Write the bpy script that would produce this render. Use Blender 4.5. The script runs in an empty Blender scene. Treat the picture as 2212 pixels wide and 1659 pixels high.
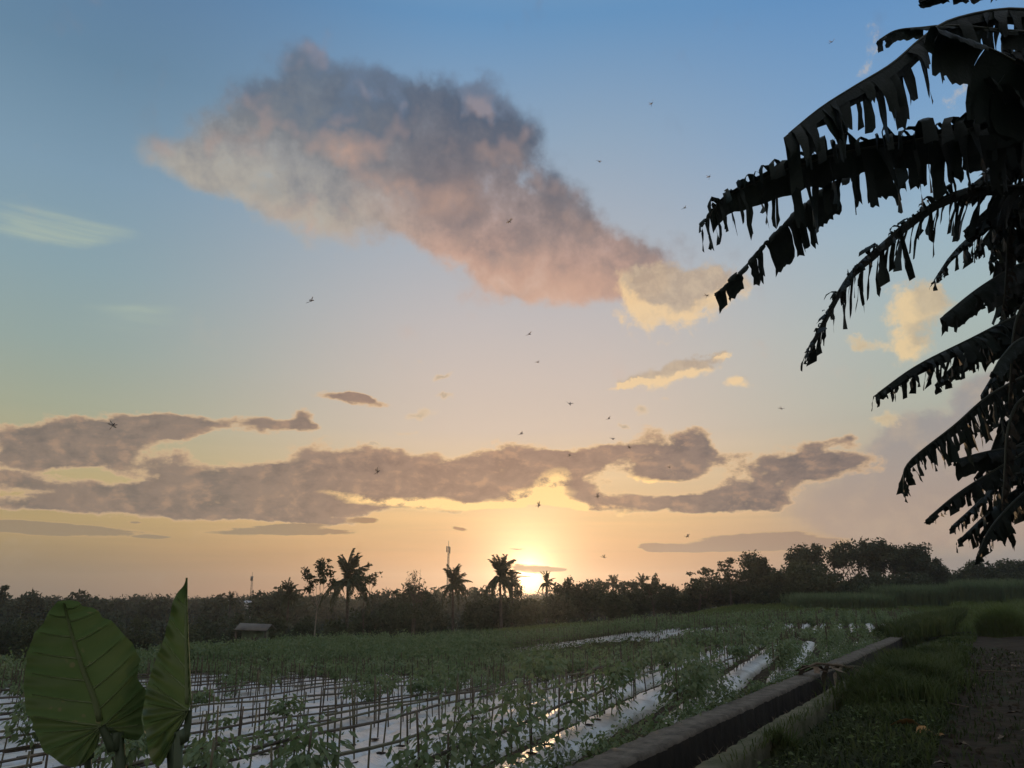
import bpy, math, random
import numpy as np
from mathutils import Vector, Matrix
R = math.radians
random.seed(7)
rng = np.random.default_rng(7)
scene = bpy.context.scene
col = scene.collection

# ------------------------------------------------------------------ camera
FPX = 769.0                       # focal length in pixels of a 1024 wide frame
PITCH = math.atan(212.5 / FPX)    # horizon sits 212.5 px under the middle
CAM_H = 1.6
cam_data = bpy.data.cameras.new("camera")
cam = bpy.data.objects.new("camera", cam_data)
col.objects.link(cam)
cam_data.sensor_fit = 'HORIZONTAL'
cam_data.sensor_width = 36.0
cam_data.lens = 36.0 * FPX / 1024.0
cam_data.clip_start = 0.05
cam_data.clip_end = 4000.0
cam.location = (0, 0, CAM_H)
cam.rotation_euler = (math.pi / 2 + PITCH, 0, 0)
scene.camera = cam
CP, SP = math.cos(PITCH), math.sin(PITCH)

def ray(px, py):
    """direction (per metre of ground distance ahead) of a photo pixel, photo taken as 2212 wide"""
    x = px / 2212.0 * 1024.0 - 512.0
    v = py / 2212.0 * 1024.0 - 384.0
    f = FPX * CP + v * SP
    dn = v * CP - FPX * SP
    return x / f, -dn / f
def at(px, py, y):
    a, b = ray(px, py)
    return Vector((a * y, y, CAM_H + b * y))
def azel(px, py):
    a, b = ray(px, py)
    return math.degrees(math.atan(a)), math.degrees(math.atan2(b, math.hypot(a, 1)))
def lin(r, g, b):
    def f(c):
        c /= 255.0
        return c / 12.92 if c <= 0.04045 else ((c + 0.055) / 1.055) ** 2.4
    return (f(r), f(g), f(b), 1.0)

# ------------------------------------------------------------------ render / colour
scene.view_settings.view_transform = 'Standard'
scene.view_settings.look = 'None'
scene.view_settings.gamma = 1.0
scene.view_settings.exposure = 0.0
scene.view_settings.use_curve_mapping = False
scene.cycles.use_adaptive_sampling = True
scene.cycles.adaptive_threshold = 0.02
scene.cycles.use_denoising = True
scene.cycles.max_bounces = 5
scene.cycles.diffuse_bounces = 3
scene.cycles.glossy_bounces = 2
scene.cycles.transmission_bounces = 3
scene.cycles.transparent_max_bounces = 6
scene.cycles.volume_bounces = 0
scene.cycles.sample_clamp_indirect = 4.0
# ------------------------------------------------------------------ sky
SUN_AZ, SUN_EL = azel(1140, 1247)
world = bpy.data.worlds.new("World")
scene.world = world
world.use_nodes = True
wt = world.node_tree
wt.nodes.clear()
WN, WL = wt.nodes, wt.links

def node(t, **kw):
    n = WN.new(t)
    for k, v in kw.items():
        setattr(n, k, v)
    return n
def put(sock, v):
    if isinstance(v, bpy.types.NodeSocket):
        WL.new(v, sock)
    else:
        sock.default_value = v
def M(op, a, b=0.0, c=0.0, clamp=False):
    n = node('ShaderNodeMath', operation=op)
    n.use_clamp = clamp
    put(n.inputs[0], a); put(n.inputs[1], b); put(n.inputs[2], c)
    return n.outputs[0]
def VM(op, a, b=(0, 0, 0)):
    n = node('ShaderNodeVectorMath', operation=op)
    put(n.inputs[0], a)
    if op == 'SCALE':
        put(n.inputs['Scale'], b)
    else:
        put(n.inputs[1], b)
    return n.outputs['Value'] if op in ('LENGTH', 'DOT_PRODUCT', 'DISTANCE') else n.outputs[0]
def smooth(v, lo, hi, a=0.0, b=1.0):
    n = node('ShaderNodeMapRange', interpolation_type='SMOOTHSTEP')
    put(n.inputs[0], v); put(n.inputs[1], lo); put(n.inputs[2], hi); put(n.inputs[3], a); put(n.inputs[4], b)
    return n.outputs[0]
def linmap(v, lo, hi, a=0.0, b=1.0):
    n = node('ShaderNodeMapRange')
    put(n.inputs[0], v); put(n.inputs[1], lo); put(n.inputs[2], hi); put(n.inputs[3], a); put(n.inputs[4], b)
    return n.outputs[0]
def mixc(f, a, b, mode='MIX'):
    n = node('ShaderNodeMix', data_type='RGBA', blend_type=mode)
    put(n.inputs[0], f); put(n.inputs[6], a); put(n.inputs[7], b)
    return n.outputs[2]
def ramp(f, stops, interp='LINEAR'):
    n = node('ShaderNodeValToRGB')
    e = n.color_ramp
    e.interpolation = interp
    e.elements[0].position, e.elements[0].color = stops[0]
    e.elements[1].position, e.elements[1].color = stops[1]
    for p, c in stops[2:]:
        k = e.elements.new(p); k.color = c
    put(n.inputs[0], f)
    return n.outputs[0]
def noise(vec, scale, detail=4.0, rough=0.55, dist=0.0):
    n = node('ShaderNodeTexNoise')
    put(n.inputs['Vector'], vec)
    n.inputs['Scale'].default_value = scale
    n.inputs['Detail'].default_value = detail
    n.inputs['Roughness'].default_value = rough
    n.inputs['Distortion'].default_value = dist
    return n

tc = node('ShaderNodeTexCoord')
D = VM('NORMALIZE', tc.outputs['Generated'])
sx = node('ShaderNodeSeparateXYZ'); put(sx.inputs[0], D)
dx, dy, dz = sx.outputs
AZ = M('MULTIPLY', M('ARCTAN2', dx, dy), 180 / math.pi)
EL = M('MULTIPLY', M('ARCSINE', dz), 180 / math.pi)
cx = node('ShaderNodeCombineXYZ'); put(cx.inputs[0], AZ); put(cx.inputs[1], EL)
PC = cx.outputs[0]                                   # (azimuth, elevation) in degrees
sun_dir = (math.sin(R(SUN_AZ)) * math.cos(R(SUN_EL)), math.cos(R(SUN_AZ)) * math.cos(R(SUN_EL)), math.sin(R(SUN_EL)))
SD = M('MULTIPLY', M('ARCCOSINE', M('MINIMUM', VM('DOT_PRODUCT', D, sun_dir), 1.0)), 180 / math.pi)   # degrees from the sun

# clear sky: colour against elevation at the sun, to its left, to its right; the far side is the physical sky
def elramp(rows):
    st = []
    for e, c in rows:
        st.append(((e + 2) / 92.0, lin(*c)))
    return st
ELN = linmap(EL, -2, 90)
SKY_C = ramp(ELN, elramp([(-2, (188, 128, 92)), (0.5, (196, 138, 100)), (3, (214, 163, 114)), (5.5, (230, 187, 132)), (8.5, (226, 194, 152)), (12, (212, 192, 174)),
                          (16, (205, 190, 180)), (20, (194, 186, 184)), (26, (172, 178, 187)), (33, (144, 166, 188)), (41, (102, 146, 188)), (60, (156, 170, 188)), (90, (194, 192, 194))]))
SKY_L = ramp(ELN, elramp([(-2, (132, 114, 104)), (0.5, (146, 126, 108)), (3, (166, 142, 106)), (6, (182, 160, 112)), (9, (176, 166, 130)), (12, (164, 168, 146)), (16, (150, 166, 160)),
                          (21, (138, 162, 170)), (27, (126, 154, 174)), (34, (102, 134, 160)), (41, (90, 124, 160)), (60, (152, 166, 186)), (90, (194, 192, 194))]))
SKY_R = ramp(ELN, elramp([(-2, (138, 134, 134)), (0.5, (146, 142, 142)), (3, (156, 146, 138)), (6, (166, 152, 138)), (9, (172, 164, 148)), (13, (172, 178, 166)), (18, (166, 182, 180)),
                          (24, (152, 178, 194)), (31, (122, 160, 198)), (40, (92, 140, 190)), (60, (156, 170, 188)), (90, (194, 192, 194))]))
wl = smooth(AZ, -2, -33)
wr = smooth(AZ, 5, 34)
SKYF = mixc(wr, mixc(wl, SKY_C, SKY_L), SKY_R)
nish = node('ShaderNodeTexSky', sky_type='NISHITA')
nish.sun_disc = False
nish.sun_elevation = R(max(SUN_EL, 1.0))
nish.sun_rotation = R(SUN_AZ)
nish.dust_density = 2.5
NIS = mixc(1.0, nish.outputs[0], (0.13, 0.13, 0.13, 1), 'MULTIPLY')
SKY_A = ramp(ELN, elramp([(-2, (138, 134, 136)), (6, (150, 145, 148)), (18, (156, 154, 160)), (40, (166, 168, 176)), (65, (184, 184, 190)), (90, (194, 192, 194))]))
NIS = mixc(0.9, NIS, SKY_A)
# blend to the physical sky beyond the sides of the sunset glow
back = smooth(M('ABSOLUTE', AZ), 50, 120)
SKYB = mixc(back, SKYF, NIS)
# broad warm glow around the sun and the sun itself
g1 = M('EXPONENT', M('MULTIPLY', SD, -1 / 3.6))
g2 = M('EXPONENT', M('MULTIPLY', M('POWER', SD, 2.0), -1 / (2 * 1.7 ** 2)))
colm = M('EXPONENT', M('MULTIPLY', M('POWER', M('DIVIDE', M('SUBTRACT', AZ, SUN_AZ), 2.6), 2.0), -0.5))   # column of light above the sun
colm = M('MULTIPLY', colm, M('MULTIPLY', smooth(EL, 9.0, 2.5), smooth(EL, -0.5, 1.5)))
def addc(base, f, c):
    return mixc(f, base, c, 'ADD')
SKYG = addc(SKYB, g1, (0.30, 0.13, 0.045, 1))
SKYG = addc(SKYG, g2, (0.80, 0.50, 0.26, 1))
SKYG = addc(SKYG, M('EXPONENT', M('MULTIPLY', M('POWER', M('DIVIDE', SD, 1.15), 2.0), -1.0)), (2.2, 1.6, 0.9, 1))
SKYG = addc(SKYG, colm, (0.36, 0.27, 0.17, 1))
# thin streaks of high cloud low over the sun
sv = node('ShaderNodeMapping'); put(sv.inputs[0], PC)
sv.inputs['Rotation'].default_value = (0, 0, R(3)); sv.inputs['Scale'].default_value = (0.035, 0.75, 1)
streak = noise(sv.outputs[0], 1.0, 4.0, 0.6, 0.6).outputs[0]
SKYG = mixc(M('MULTIPLY', smooth(EL, 14, 6), linmap(streak, 0.35, 0.75, 0, 1)), SKYG, mixc(1.0, SKYG, (1.16, 1.12, 1.06, 1), 'MULTIPLY'))

# ---- clouds: each is a sum of soft blobs on the dome, its outline broken by fractal noise
def blob(vec, b):
    x, y, rx, ry = b[:4]
    rot = b[4] if len(b) > 4 else 0.0
    wgt = b[5] if len(b) > 5 else 1.0
    c = azel(x, y)
    ca, sa = math.cos(R(rot)), math.sin(R(rot))
    e1 = azel(x + 10 * ca, y + 10 * sa); e2 = azel(x - 10 * sa, y + 10 * ca)
    v1 = ((e1[0] - c[0]) / 10, (e1[1] - c[1]) / 10); v2 = ((e2[0] - c[0]) / 10, (e2[1] - c[1]) / 10)
    m = node('ShaderNodeMapping', vector_type='TEXTURE')
    put(m.inputs[0], vec)
    m.inputs['Location'].default_value = (c[0], c[1], 0)
    m.inputs['Rotation'].default_value = (0, 0, math.atan2(v1[1], v1[0]))
    m.inputs['Scale'].default_value = (rx * 1.7 * math.hypot(*v1), ry * 1.7 * math.hypot(*v2), 1)
    g = node('ShaderNodeTexGradient', gradient_type='SPHERICAL')
    put(g.inputs[0], m.outputs[0])
    o = g.outputs[1]
    return M('MULTIPLY', o, wgt) if wgt != 1.0 else o
def field(vec, blobs):
    acc = None
    for b in blobs:
        o = blob(vec, b)
        acc = o if acc is None else M('ADD', acc, o)
    return acc
def warp(vec, scale, amt, detail=3.0, stretch=(1, 1, 1)):
    mp = node('ShaderNodeMapping'); put(mp.inputs[0], vec); mp.inputs['Scale'].default_value = stretch
    nz = noise(mp.outputs[0], scale, detail, 0.6)
    off = VM('MULTIPLY', VM('SUBTRACT', nz.outputs['Color'], (0.5, 0.5, 0.5)), amt)
    return VM('ADD', vec, off)

def puffs(vec, scale, detail=3.0, rough=0.55):
    """rounded heaps: fractal cell noise, high in the middle of each puff"""
    n = node('ShaderNodeTexVoronoi', feature='SMOOTH_F1', voronoi_dimensions='2D')
    n.normalize = True
    put(n.inputs['Vector'], vec)
    n.inputs['Scale'].default_value = scale
    n.inputs['Detail'].default_value = detail
    n.inputs['Roughness'].default_value = rough
    n.inputs['Smoothness'].default_value = 0.6
    return M('SUBTRACT', 0.5, n.outputs['Distance'])
def soft_union(f, top):
    return M('MINIMUM', f, top)

# 1 the big soft cloud
v1 = warp(PC, 0.13, (6.0, 5.0, 0), 6.0)
big = [(690, 215, 130, 75, 10), (560, 285, 170, 75, -10), (860, 225, 150, 75, 12), (960, 310, 190, 90, 20), (1060, 300, 80, 80), (760, 330, 230, 95, 10),
       (1000, 430, 180, 80, 25), (1190, 540, 170, 70, 15), (1330, 550, 110, 58, 10), (1390, 575, 60, 40, 10), (840, 450, 190, 60, 20), (1150, 610, 130, 40, 0), (470, 375, 140, 38, 18), (1060, 510, 140, 65, 20),
       (620, 440, 150, 40, 22), (660, 130, 44, 30, 0, .7), (1220, 440, 60, 30, 20, .5), (1060, 180, 40, 22, 0, .4)]
n1 = noise(PC, 0.19, 8.0, 0.58, 0.1).outputs[0]
n1b = noise(VM('ADD', PC, (37.0, 11.0, 0)), 0.55, 7.0, 0.6, 0.1).outputs[0]
F1 = M('ADD', soft_union(field(v1, big), 1.0), M('ADD', M('MULTIPLY', M('SUBTRACT', n1, 0.5), 1.6), M('MULTIPLY', M('SUBTRACT', n1b, 0.5), 0.7)))
A1 = smooth(F1, 0.12, 0.82)
ax0, ax1 = azel(420, 375), azel(1400, 560)
axis = M('ADD', M('MULTIPLY', AZ, (ax1[1] - ax0[1]) / (ax1[0] - ax0[0])), ax0[1] - ax0[0] * (ax1[1] - ax0[1]) / (ax1[0] - ax0[0]))
H1 = M('ADD', M('DIVIDE', M('SUBTRACT', EL, M('ADD', axis, 1.9)), 13.0), M('ADD', M('MULTIPLY', M('SUBTRACT', n1, 0.5), 1.2), M('MULTIPLY', M('SUBTRACT', n1b, 0.5), 0.4)))
C1 = ramp(linmap(H1, -0.5, 0.75), [(0.0, lin(214, 174, 150)), (0.18, lin(192, 154, 136)), (0.34, lin(154, 132, 125)), (0.5, lin(124, 113, 114)), (0.68, lin(104, 102, 110)), (0.86, lin(84, 93, 110)), (1.0, lin(106, 118, 138))])
C1b = ramp(linmap(H1, -0.5, 0.75), [(0.0, lin(190, 182, 166)), (0.25, lin(176, 168, 156)), (0.4, lin(150, 147, 145)), (0.55, lin(124, 126, 130)), (0.8, lin(100, 112, 128)), (1.0, lin(104, 122, 146))])
C1 = mixc(smooth(AZ, -4, -17), C1, C1b)
lit = M('MULTIPLY', field(v1, [(752, 312, 46, 26), (848, 408, 44, 38), (985, 430, 100, 32, 0, .8), (1130, 600, 130, 36, 0, .6), (1290, 600, 80, 20, 0, .6), (700, 490, 130, 24, 20, .5)]), smooth(n1, 0.36, 0.60))
C1 = mixc(M('MULTIPLY', M('MINIMUM', lit, 1.0), 0.7), C1, lin(208, 166, 142))
n1l = noise(PC, 0.19, 3.0, 0.55, 0.1).outputs[0]
n1s = noise(VM('ADD', PC, VM('SCALE', VM('NORMALIZE', VM('SUBTRACT', (SUN_AZ, SUN_EL, 0), PC)), 1.5)), 0.19, 3.0, 0.55, 0.1).outputs[0]
rel1 = M('SUBTRACT', n1l, n1s)
C1 = mixc(smooth(rel1, 0.02, 0.2, 0.0, 0.4), C1, mixc(0.5, C1, lin(226, 182, 156)))
C1 = mixc(smooth(rel1, -0.02, -0.22, 0.0, 0.6), C1, mixc(1.0, C1, (0.72, 0.74, 0.80, 1), 'MULTIPLY'))
thin1 = smooth(F1, 0.05, 1.1)
C1 = mixc(thin1, mixc(0.5, C1, SKYG), C1)

# 2 the broken banks low in the sky
v2 = warp(PC, 0.36, (3.4, 1.7, 0), 6.0, (0.6, 1.2, 1))
low = [(50, 950, 100, 28), (170, 945, 110, 36), (300, 925, 110, 26), (210, 985, 150, 28), (400, 920, 80, 20), (90, 990, 90, 18), (30, 1040, 80, 26, 0, .7), (40, 1085, 110, 14, 0, .7), (150, 1100, 90, 8, 0, .6),
       (585, 922, 90, 15, 5), (655, 905, 30, 24, 40), (735, 862, 52, 9, 4, .9), (800, 868, 40, 12, 10, .9),
       (480, 1026, 160, 30), (270, 1066, 190, 20, 5), (560, 1062, 230, 38), (420, 1094, 260, 20), (730, 1005, 110, 38), (820, 1035, 180, 46), (960, 1040, 180, 44), (1000, 1068, 130, 26),
       (1120, 1008, 90, 40), (1190, 1030, 100, 50), (1250, 990, 100, 22, -8), (1440, 975, 90, 46), (1430, 1015, 66, 20), (1510, 965, 36, 26),
       (1480, 1086, 150, 20, -3), (1620, 1064, 120, 32, -12), (1690, 1000, 105, 28, 3), (1800, 1002, 70, 26), (1570, 1090, 100, 18), (1290, 1080, 90, 16, 6), (1230, 1062, 60, 22, 10),
       (1760, 958, 40, 12, 0, .7), (1830, 950, 34, 16, 0, .8), (600, 1104, 160, 14), (670, 1124, 110, 7)]
n2v = node('ShaderNodeMapping'); put(n2v.inputs[0], PC); n2v.inputs['Scale'].default_value = (0.75, 1.25, 1)
n2 = noise(n2v.outputs[0], 0.48, 9.0, 0.67, 0.15).outputs[0]
p2 = puffs(warp(n2v.outputs[0], 0.9, (0.7, 0.7, 0), 3.0), 0.62, 3.0, 0.6)
B2 = soft_union(field(v2, low), 0.95)
F2 = M('ADD', B2, M('ADD', M('MULTIPLY', M('SUBTRACT', n2, 0.5), 1.7), M('MULTIPLY', p2, 0.45)))
A2 = M('MULTIPLY', smooth(F2, 0.34, 0.64), smooth(B2, 0.0, 0.14))
near = M('EXPONENT', M('MULTIPLY', SD, -1 / 9.0))
C2 = mixc(smooth(AZ, 4, 16), mixc(smooth(AZ, -4, -22), lin(138, 110, 98), lin(120, 111, 104)), lin(98, 93, 96))
C2 = mixc(M('MULTIPLY', smooth(M('ADD', n2, M('MULTIPLY', p2, 0.4)), 0.34, 0.68), 0.5), mixc(1.0, C2, (0.86, 0.86, 0.89, 1), 'MULTIPLY'), mixc(0.55, C2, lin(192, 158, 134)))
n2s = noise(VM('ADD', n2v.outputs[0], VM('SCALE', VM('NORMALIZE', VM('SUBTRACT', (SUN_AZ * 0.75, SUN_EL * 1.25, 0), n2v.outputs[0])), 0.55)), 0.48, 6.0, 0.62, 0.15).outputs[0]
relief = M('SUBTRACT', n2, n2s)                     # brighter where a billow faces the sun
C2 = mixc(smooth(relief, 0.0, 0.18, 0.0, 0.34), C2, mixc(near, lin(200, 160, 128), (0.85, 0.42, 0.17, 1)))
C2 = mixc(smooth(relief, 0.0, -0.18, 0.0, 0.34), C2, mixc(1.0, C2, (0.70, 0.71, 0.76, 1), 'MULTIPLY'))
C2 = addc(C2, M('MULTIPLY', near, 0.12), (0.55, 0.20, 0.05, 1))
rimc = mixc(near, lin(212, 178, 142), (1.25, 0.80, 0.34, 1))
C2 = mixc(smooth(F2, 0.44, 0.84), rimc, C2)
gold = M('MULTIPLY', field(v2, [(880, 1080, 120, 8, 3), (1010, 1090, 110, 8, -2), (1120, 1080, 80, 14, -8), (1185, 1060, 34, 24, -50), (1250, 1092, 90, 9, 6), (1390, 1038, 50, 8, 4, .8), (1190, 1088, 60, 12)]), smooth(n2, 0.36, 0.54))
C2 = mixc(M('MINIMUM', M('MULTIPLY', gold, 2.0), 1.0), C2, (1.15, 0.74, 0.30, 1))

# 3 sunlit heaps right of the big cloud
v3 = warp(PC, 0.45, (2.6, 2.2, 0), 6.0)
heaps = [(1425, 655, 78, 66), (1490, 625, 80, 46), (1400, 620, 50, 40), (1560, 615, 60, 30, 0, .7), (1425, 817, 72, 20, -14), (1490, 795, 50, 20, -8), (1352, 838, 36, 8, -10), (1556, 766, 28, 8, -20), (1592, 824, 30, 12),
         (955, 817, 22, 7, -20, .9), (962, 856, 20, 6, 0, .9), (1385, 890, 18, 10, 30, .8), (1440, 862, 16, 5, 0, .8), (1352, 920, 16, 5, 0, .9), (905, 780, 16, 4, 0, .7),
         (1970, 680, 66, 52, 0, .85), (2000, 640, 54, 30, 0, .8), (1965, 750, 48, 34, 0, .8), (1860, 742, 40, 12, 10, .8), (1915, 905, 30, 14, 0, .9), (900, 898, 46, 8, 0, .7), (880, 940, 40, 6, 0, .7), (805, 962, 24, 4, 0, .9),
         (1880, 105, 20, 50, 12, .45), (2090, 200, 44, 34, 0, .5), (2160, 330, 66, 34, 0, .45)]
n3 = noise(PC, 0.62, 9.0, 0.68, 0.15).outputs[0]
p3 = puffs(warp(PC, 1.1, (0.6, 0.6, 0), 3.0), 0.6, 3.0, 0.6)
B3 = soft_union(field(v3, heaps), 1.0)
F3 = M('ADD', B3, M('ADD', M('MULTIPLY', M('SUBTRACT', n3, 0.5), 1.7), M('MULTIPLY', p3, 0.4)))
A3 = M('MULTIPLY', smooth(F3, 0.30, 0.90), smooth(B3, 0.0, 0.14))
# the side turned to the sun is bright: the field falls off towards the sun there
tos = VM('SCALE', VM('NORMALIZE', VM('SUBTRACT', (SUN_AZ - 2.0, SUN_EL + 4.0, 0), PC)), 0.9)
v3s = VM('ADD', v3, tos)
F3s = soft_union(field(v3s, heaps[:9] + heaps[15:18]), 1.0)
face = M('SUBTRACT', soft_union(field(v3, heaps[:9] + heaps[15:18]), 1.0), F3s)
hs = M('ADD', M('ADD', F3, 0.22), M('MULTIPLY', face, -1.9))
C3 = mixc(smooth(hs, 0.5, 1.25), lin(240, 206, 158), mixc(smooth(n3, 0.35, 0.65), lin(176, 156, 138), lin(200, 178, 152)))
C3 = mixc(smooth(AZ, 16, 24), C3, mixc(0.35, C3, lin(214, 196, 150)))

# 4 grey curtain at the right
v4 = warp(PC, 0.26, (3.4, 2.6, 0), 6.0)
curt = [(2110, 905, 150, 60, -14), (2000, 950, 90, 40), (2190, 870, 90, 60), (2100, 1000, 220, 50), (1880, 1040, 160, 34, 0, .6), (2000, 1090, 280, 70, 0, .8), (1860, 1120, 170, 44, 0, .6), (2150, 1150, 160, 60, 0, .5)]
n4 = noise(PC, 0.35, 7.0, 0.6).outputs[0]
F4 = M('ADD', soft_union(field(v4, curt), 0.9), M('ADD', M('MULTIPLY', M('SUBTRACT', n4, 0.5), 0.9), M('MULTIPLY', p2, 0.3)))
A4 = M('MULTIPLY', smooth(F4, 0.25, 0.85), 0.82)
C4 = mixc(smooth(EL, 3, 12), lin(178, 154, 138), lin(152, 146, 146))
C4 = mixc(M('MULTIPLY', smooth(n4, 0.45, 0.7), 0.5), C4, lin(196, 172, 148))
C4 = mixc(smooth(F4, 0.3, 0.62), mixc(0.5, lin(206, 186, 154), C4), C4)

# 5 thin flat bars near the horizon and the lens of cloud over the sun
v5 = warp(PC, 0.7, (1.8, 0.4, 0), 5.0, (0.5, 1.5, 1))
bars = [(560, 1148, 120, 8, 0), (700, 1150, 100, 6), (150, 1146, 170, 11, 3), (50, 1136, 120, 14, 2), (785, 1124, 38, 6), (330, 1160, 30, 3), (1600, 1178, 160, 16, 0), (1420, 1183, 32, 7), (1700, 1164, 120, 16), (1480, 1186, 66, 6),
        (1148, 1229, 50, 9.5, 1), (1196, 1229, 26, 4, 0), (1126, 1245, 28, 2.4), (990, 1141, 20, 5, 8), (1120, 1187, 30, 2.2, 2, .8), (290, 1128, 22, 5, 0, .8), (640, 1136, 66, 5, 0)]
n5 = noise(sv.outputs[0], 2.2, 6.0, 0.6).outputs[0]
B5 = field(v5, bars)
F5 = M('ADD', B5, M('ADD', M('MULTIPLY', M('SUBTRACT', n5, 0.5), 1.1), M('MULTIPLY', M('SUBTRACT', n2, 0.5), 0.9)))
A5 = M('MULTIPLY', smooth(F5, 0.30, 0.58), smooth(B5, 0.0, 0.15))
near5 = M('EXPONENT', M('MULTIPLY', SD, -1 / 4.0))
C5 = mixc(smooth(AZ, 3, 14), mixc(smooth(AZ, -4, -20), lin(164, 118, 84), lin(156, 136, 110)), lin(164, 136, 116))
C5 = mixc(smooth(F5, 0.38, 0.62), mixc(near5, lin(206, 170, 122), (1.6, 0.9, 0.3, 1)), C5)

# 6 pale cirrus, left
v6 = warp(PC, 0.12, (6, 1.6, 0), 5.0)
cir = [(80, 480, 130, 34, 8), (150, 505, 110, 18, 3), (290, 690, 110, 26, 0, .55), (290, 660, 100, 10, 0, .5)]
F6 = M('MULTIPLY', field(v6, cir), linmap(noise(sv.outputs[0], 1.1, 6.0, 0.6, 1.0).outputs[0], 0.3, 0.65, 0.4, 1.1))
A6 = M('MULTIPLY', smooth(F6, 0.05, 1.0), M('MULTIPLY', linmap(n5, 0.35, 0.65, 0.25, 0.7), 1.0))

S = mixc(A6, SKYG, lin(178, 190, 170))
S = mixc(A4, S, C4)
S = mixc(M('MULTIPLY', A1, 0.94), S, C1)
S = mixc(M('MULTIPLY', A3, 0.9), S, C3)
S = mixc(M('MULTIPLY', A2, 0.94), S, C2)
disc = smooth(SD, 0.62, 0.40)
S = addc(S, disc, (6.0, 4.2, 2.0, 1))
S = mixc(M('MULTIPLY', A5, 0.95), S, C5)
S = mixc(smooth(EL, -1.0, -4.0), S, (0.05, 0.05, 0.045, 1))
bg = node('ShaderNodeBackground')
put(bg.inputs[0], S); bg.inputs[1].default_value = 1.0
wo = node('ShaderNodeOutputWorld'); WL.new(bg.outputs[0], wo.inputs[0])
world.cycles.sampling_method = 'MANUAL'
world.cycles.sample_map_resolution = 1024

# ------------------------------------------------------------------ sun
sun_l = bpy.data.lights.new("sun", 'SUN')
sun_l.energy = 1.0
sun_l.angle = R(0.5)
sun_l.color = (1.0, 0.64, 0.34)
sun_o = bpy.data.objects.new("sun", sun_l)
col.objects.link(sun_o)
sun_o.rotation_euler = Vector((-sun_dir[0], -sun_dir[1], -sun_dir[2])).to_track_quat('-Z', 'Y').to_euler()
# ------------------------------------------------------------------ helpers
class MB:
    """collects faces and links them as one mesh"""
    def __init__(s):
        s.v, s.f, s.n = [], [], 0
    def add(s, verts, faces):
        verts = np.asarray(verts, dtype=np.float64).reshape(-1, 3)
        faces = np.asarray(faces, dtype=np.int64)
        s.v.append(verts); s.f.append(faces + s.n); s.n += len(verts)
    def mesh(s, name, mat, smooth=False):
        me = bpy.data.meshes.new(name)
        if s.n:
            V = np.concatenate(s.v)
            me.vertices.add(len(V)); me.vertices.foreach_set('co', V.ravel().astype(np.float32))
            loops = np.concatenate([f.ravel() for f in s.f])
            cnt = np.concatenate([np.full(len(f), f.shape[1], dtype=np.int64) for f in s.f])
            me.loops.add(len(loops)); me.loops.foreach_set('vertex_index', loops.astype(np.int32))
            me.polygons.add(len(cnt))
            st = np.concatenate([[0], np.cumsum(cnt)[:-1]])
            me.polygons.foreach_set('loop_start', st.astype(np.int32))
            if smooth:
                me.polygons.foreach_set('use_smooth', np.ones(len(cnt), dtype=bool))
            me.update(calc_edges=True)
        if mat:
            me.materials.append(mat)
        return me
def link(name, data, parent=None, kind=None, label=None, cat=None, group=None, loc=None):
    o = bpy.data.objects.new(name, data)
    col.objects.link(o)
    if parent is not None:
        o.parent = parent
    if loc is not None:
        o.location = loc
    for k, v in (('kind', kind), ('label', label), ('category', cat), ('group', group)):
        if v:
            o[k] = v
    return o
def thing(name, label, cat, loc=(0, 0, 0), group=None, rz=0.0):
    o = link(name, None, None, None, label, cat, group, loc)
    o.rotation_euler = (0, 0, rz)
    o.empty_display_size = 0.1
    return o
def unit(v):
    v = np.asarray(v, float)
    return v / max(1e-9, np.linalg.norm(v))
def tube(mb, pts, rad, sides=6, cap=True):
    pts = np.asarray(pts, float); n = len(pts)
    rad = np.broadcast_to(np.asarray(rad, float), (n,))
    T = np.gradient(pts, axis=0); T /= np.maximum(1e-9, np.linalg.norm(T, axis=1))[:, None]
    ref = np.array([0, 0, 1.0]) if abs(T[0][2]) < 0.9 else np.array([1.0, 0, 0])
    A = np.cross(T, ref); A /= np.maximum(1e-9, np.linalg.norm(A, axis=1))[:, None]
    B = np.cross(T, A)
    ang = np.linspace(0, 2 * np.pi, sides, endpoint=False)
    V = pts[:, None, :] + rad[:, None, None] * (np.cos(ang)[None, :, None] * A[:, None, :] + np.sin(ang)[None, :, None] * B[:, None, :])
    F = []
    for i in range(n - 1):
        for j in range(sides):
            k = (j + 1) % sides
            F.append((i * sides + j, i * sides + k, (i + 1) * sides + k, (i + 1) * sides + j))
    base = mb.n
    mb.add(V.reshape(-1, 3), F)
    if cap:
        for i0 in (0, (n - 1) * sides):
            mb.f.append(np.array([[base + i0, base + i0 + j, base + i0 + j + 1] for j in range(1, sides - 1)]))
def box(mb, c, s, rz=0.0):
    c = np.asarray(c, float); s = np.asarray(s, float) / 2
    v = np.array([(x, y, z) for z in (-1, 1) for y in (-1, 1) for x in (-1, 1)], float) * s
    ca, sa = math.cos(rz), math.sin(rz)
    v = np.column_stack([v[:, 0] * ca - v[:, 1] * sa, v[:, 0] * sa + v[:, 1] * ca, v[:, 2]]) + c
    mb.add(v, [(0, 2, 3, 1), (4, 5, 7, 6), (0, 1, 5, 4), (2, 6, 7, 3), (0, 4, 6, 2), (1, 3, 7, 5)])
def quads(mb, C, U, V):
    """many quads at centres C with half axes U, V"""
    n = len(C)
    P = np.stack([C - U - V * 0.15, C - V * 0.8, C + U, C + V * 0.8], axis=1).reshape(-1, 3)
    F = np.arange(4 * n).reshape(n, 4)
    mb.add(P, F)
def rand_dirs(n, flat=0.0):
    d = rng.normal(size=(n, 3)); d[:, 2] *= (1 - flat)
    return d / np.linalg.norm(d, axis=1)[:, None]
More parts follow.
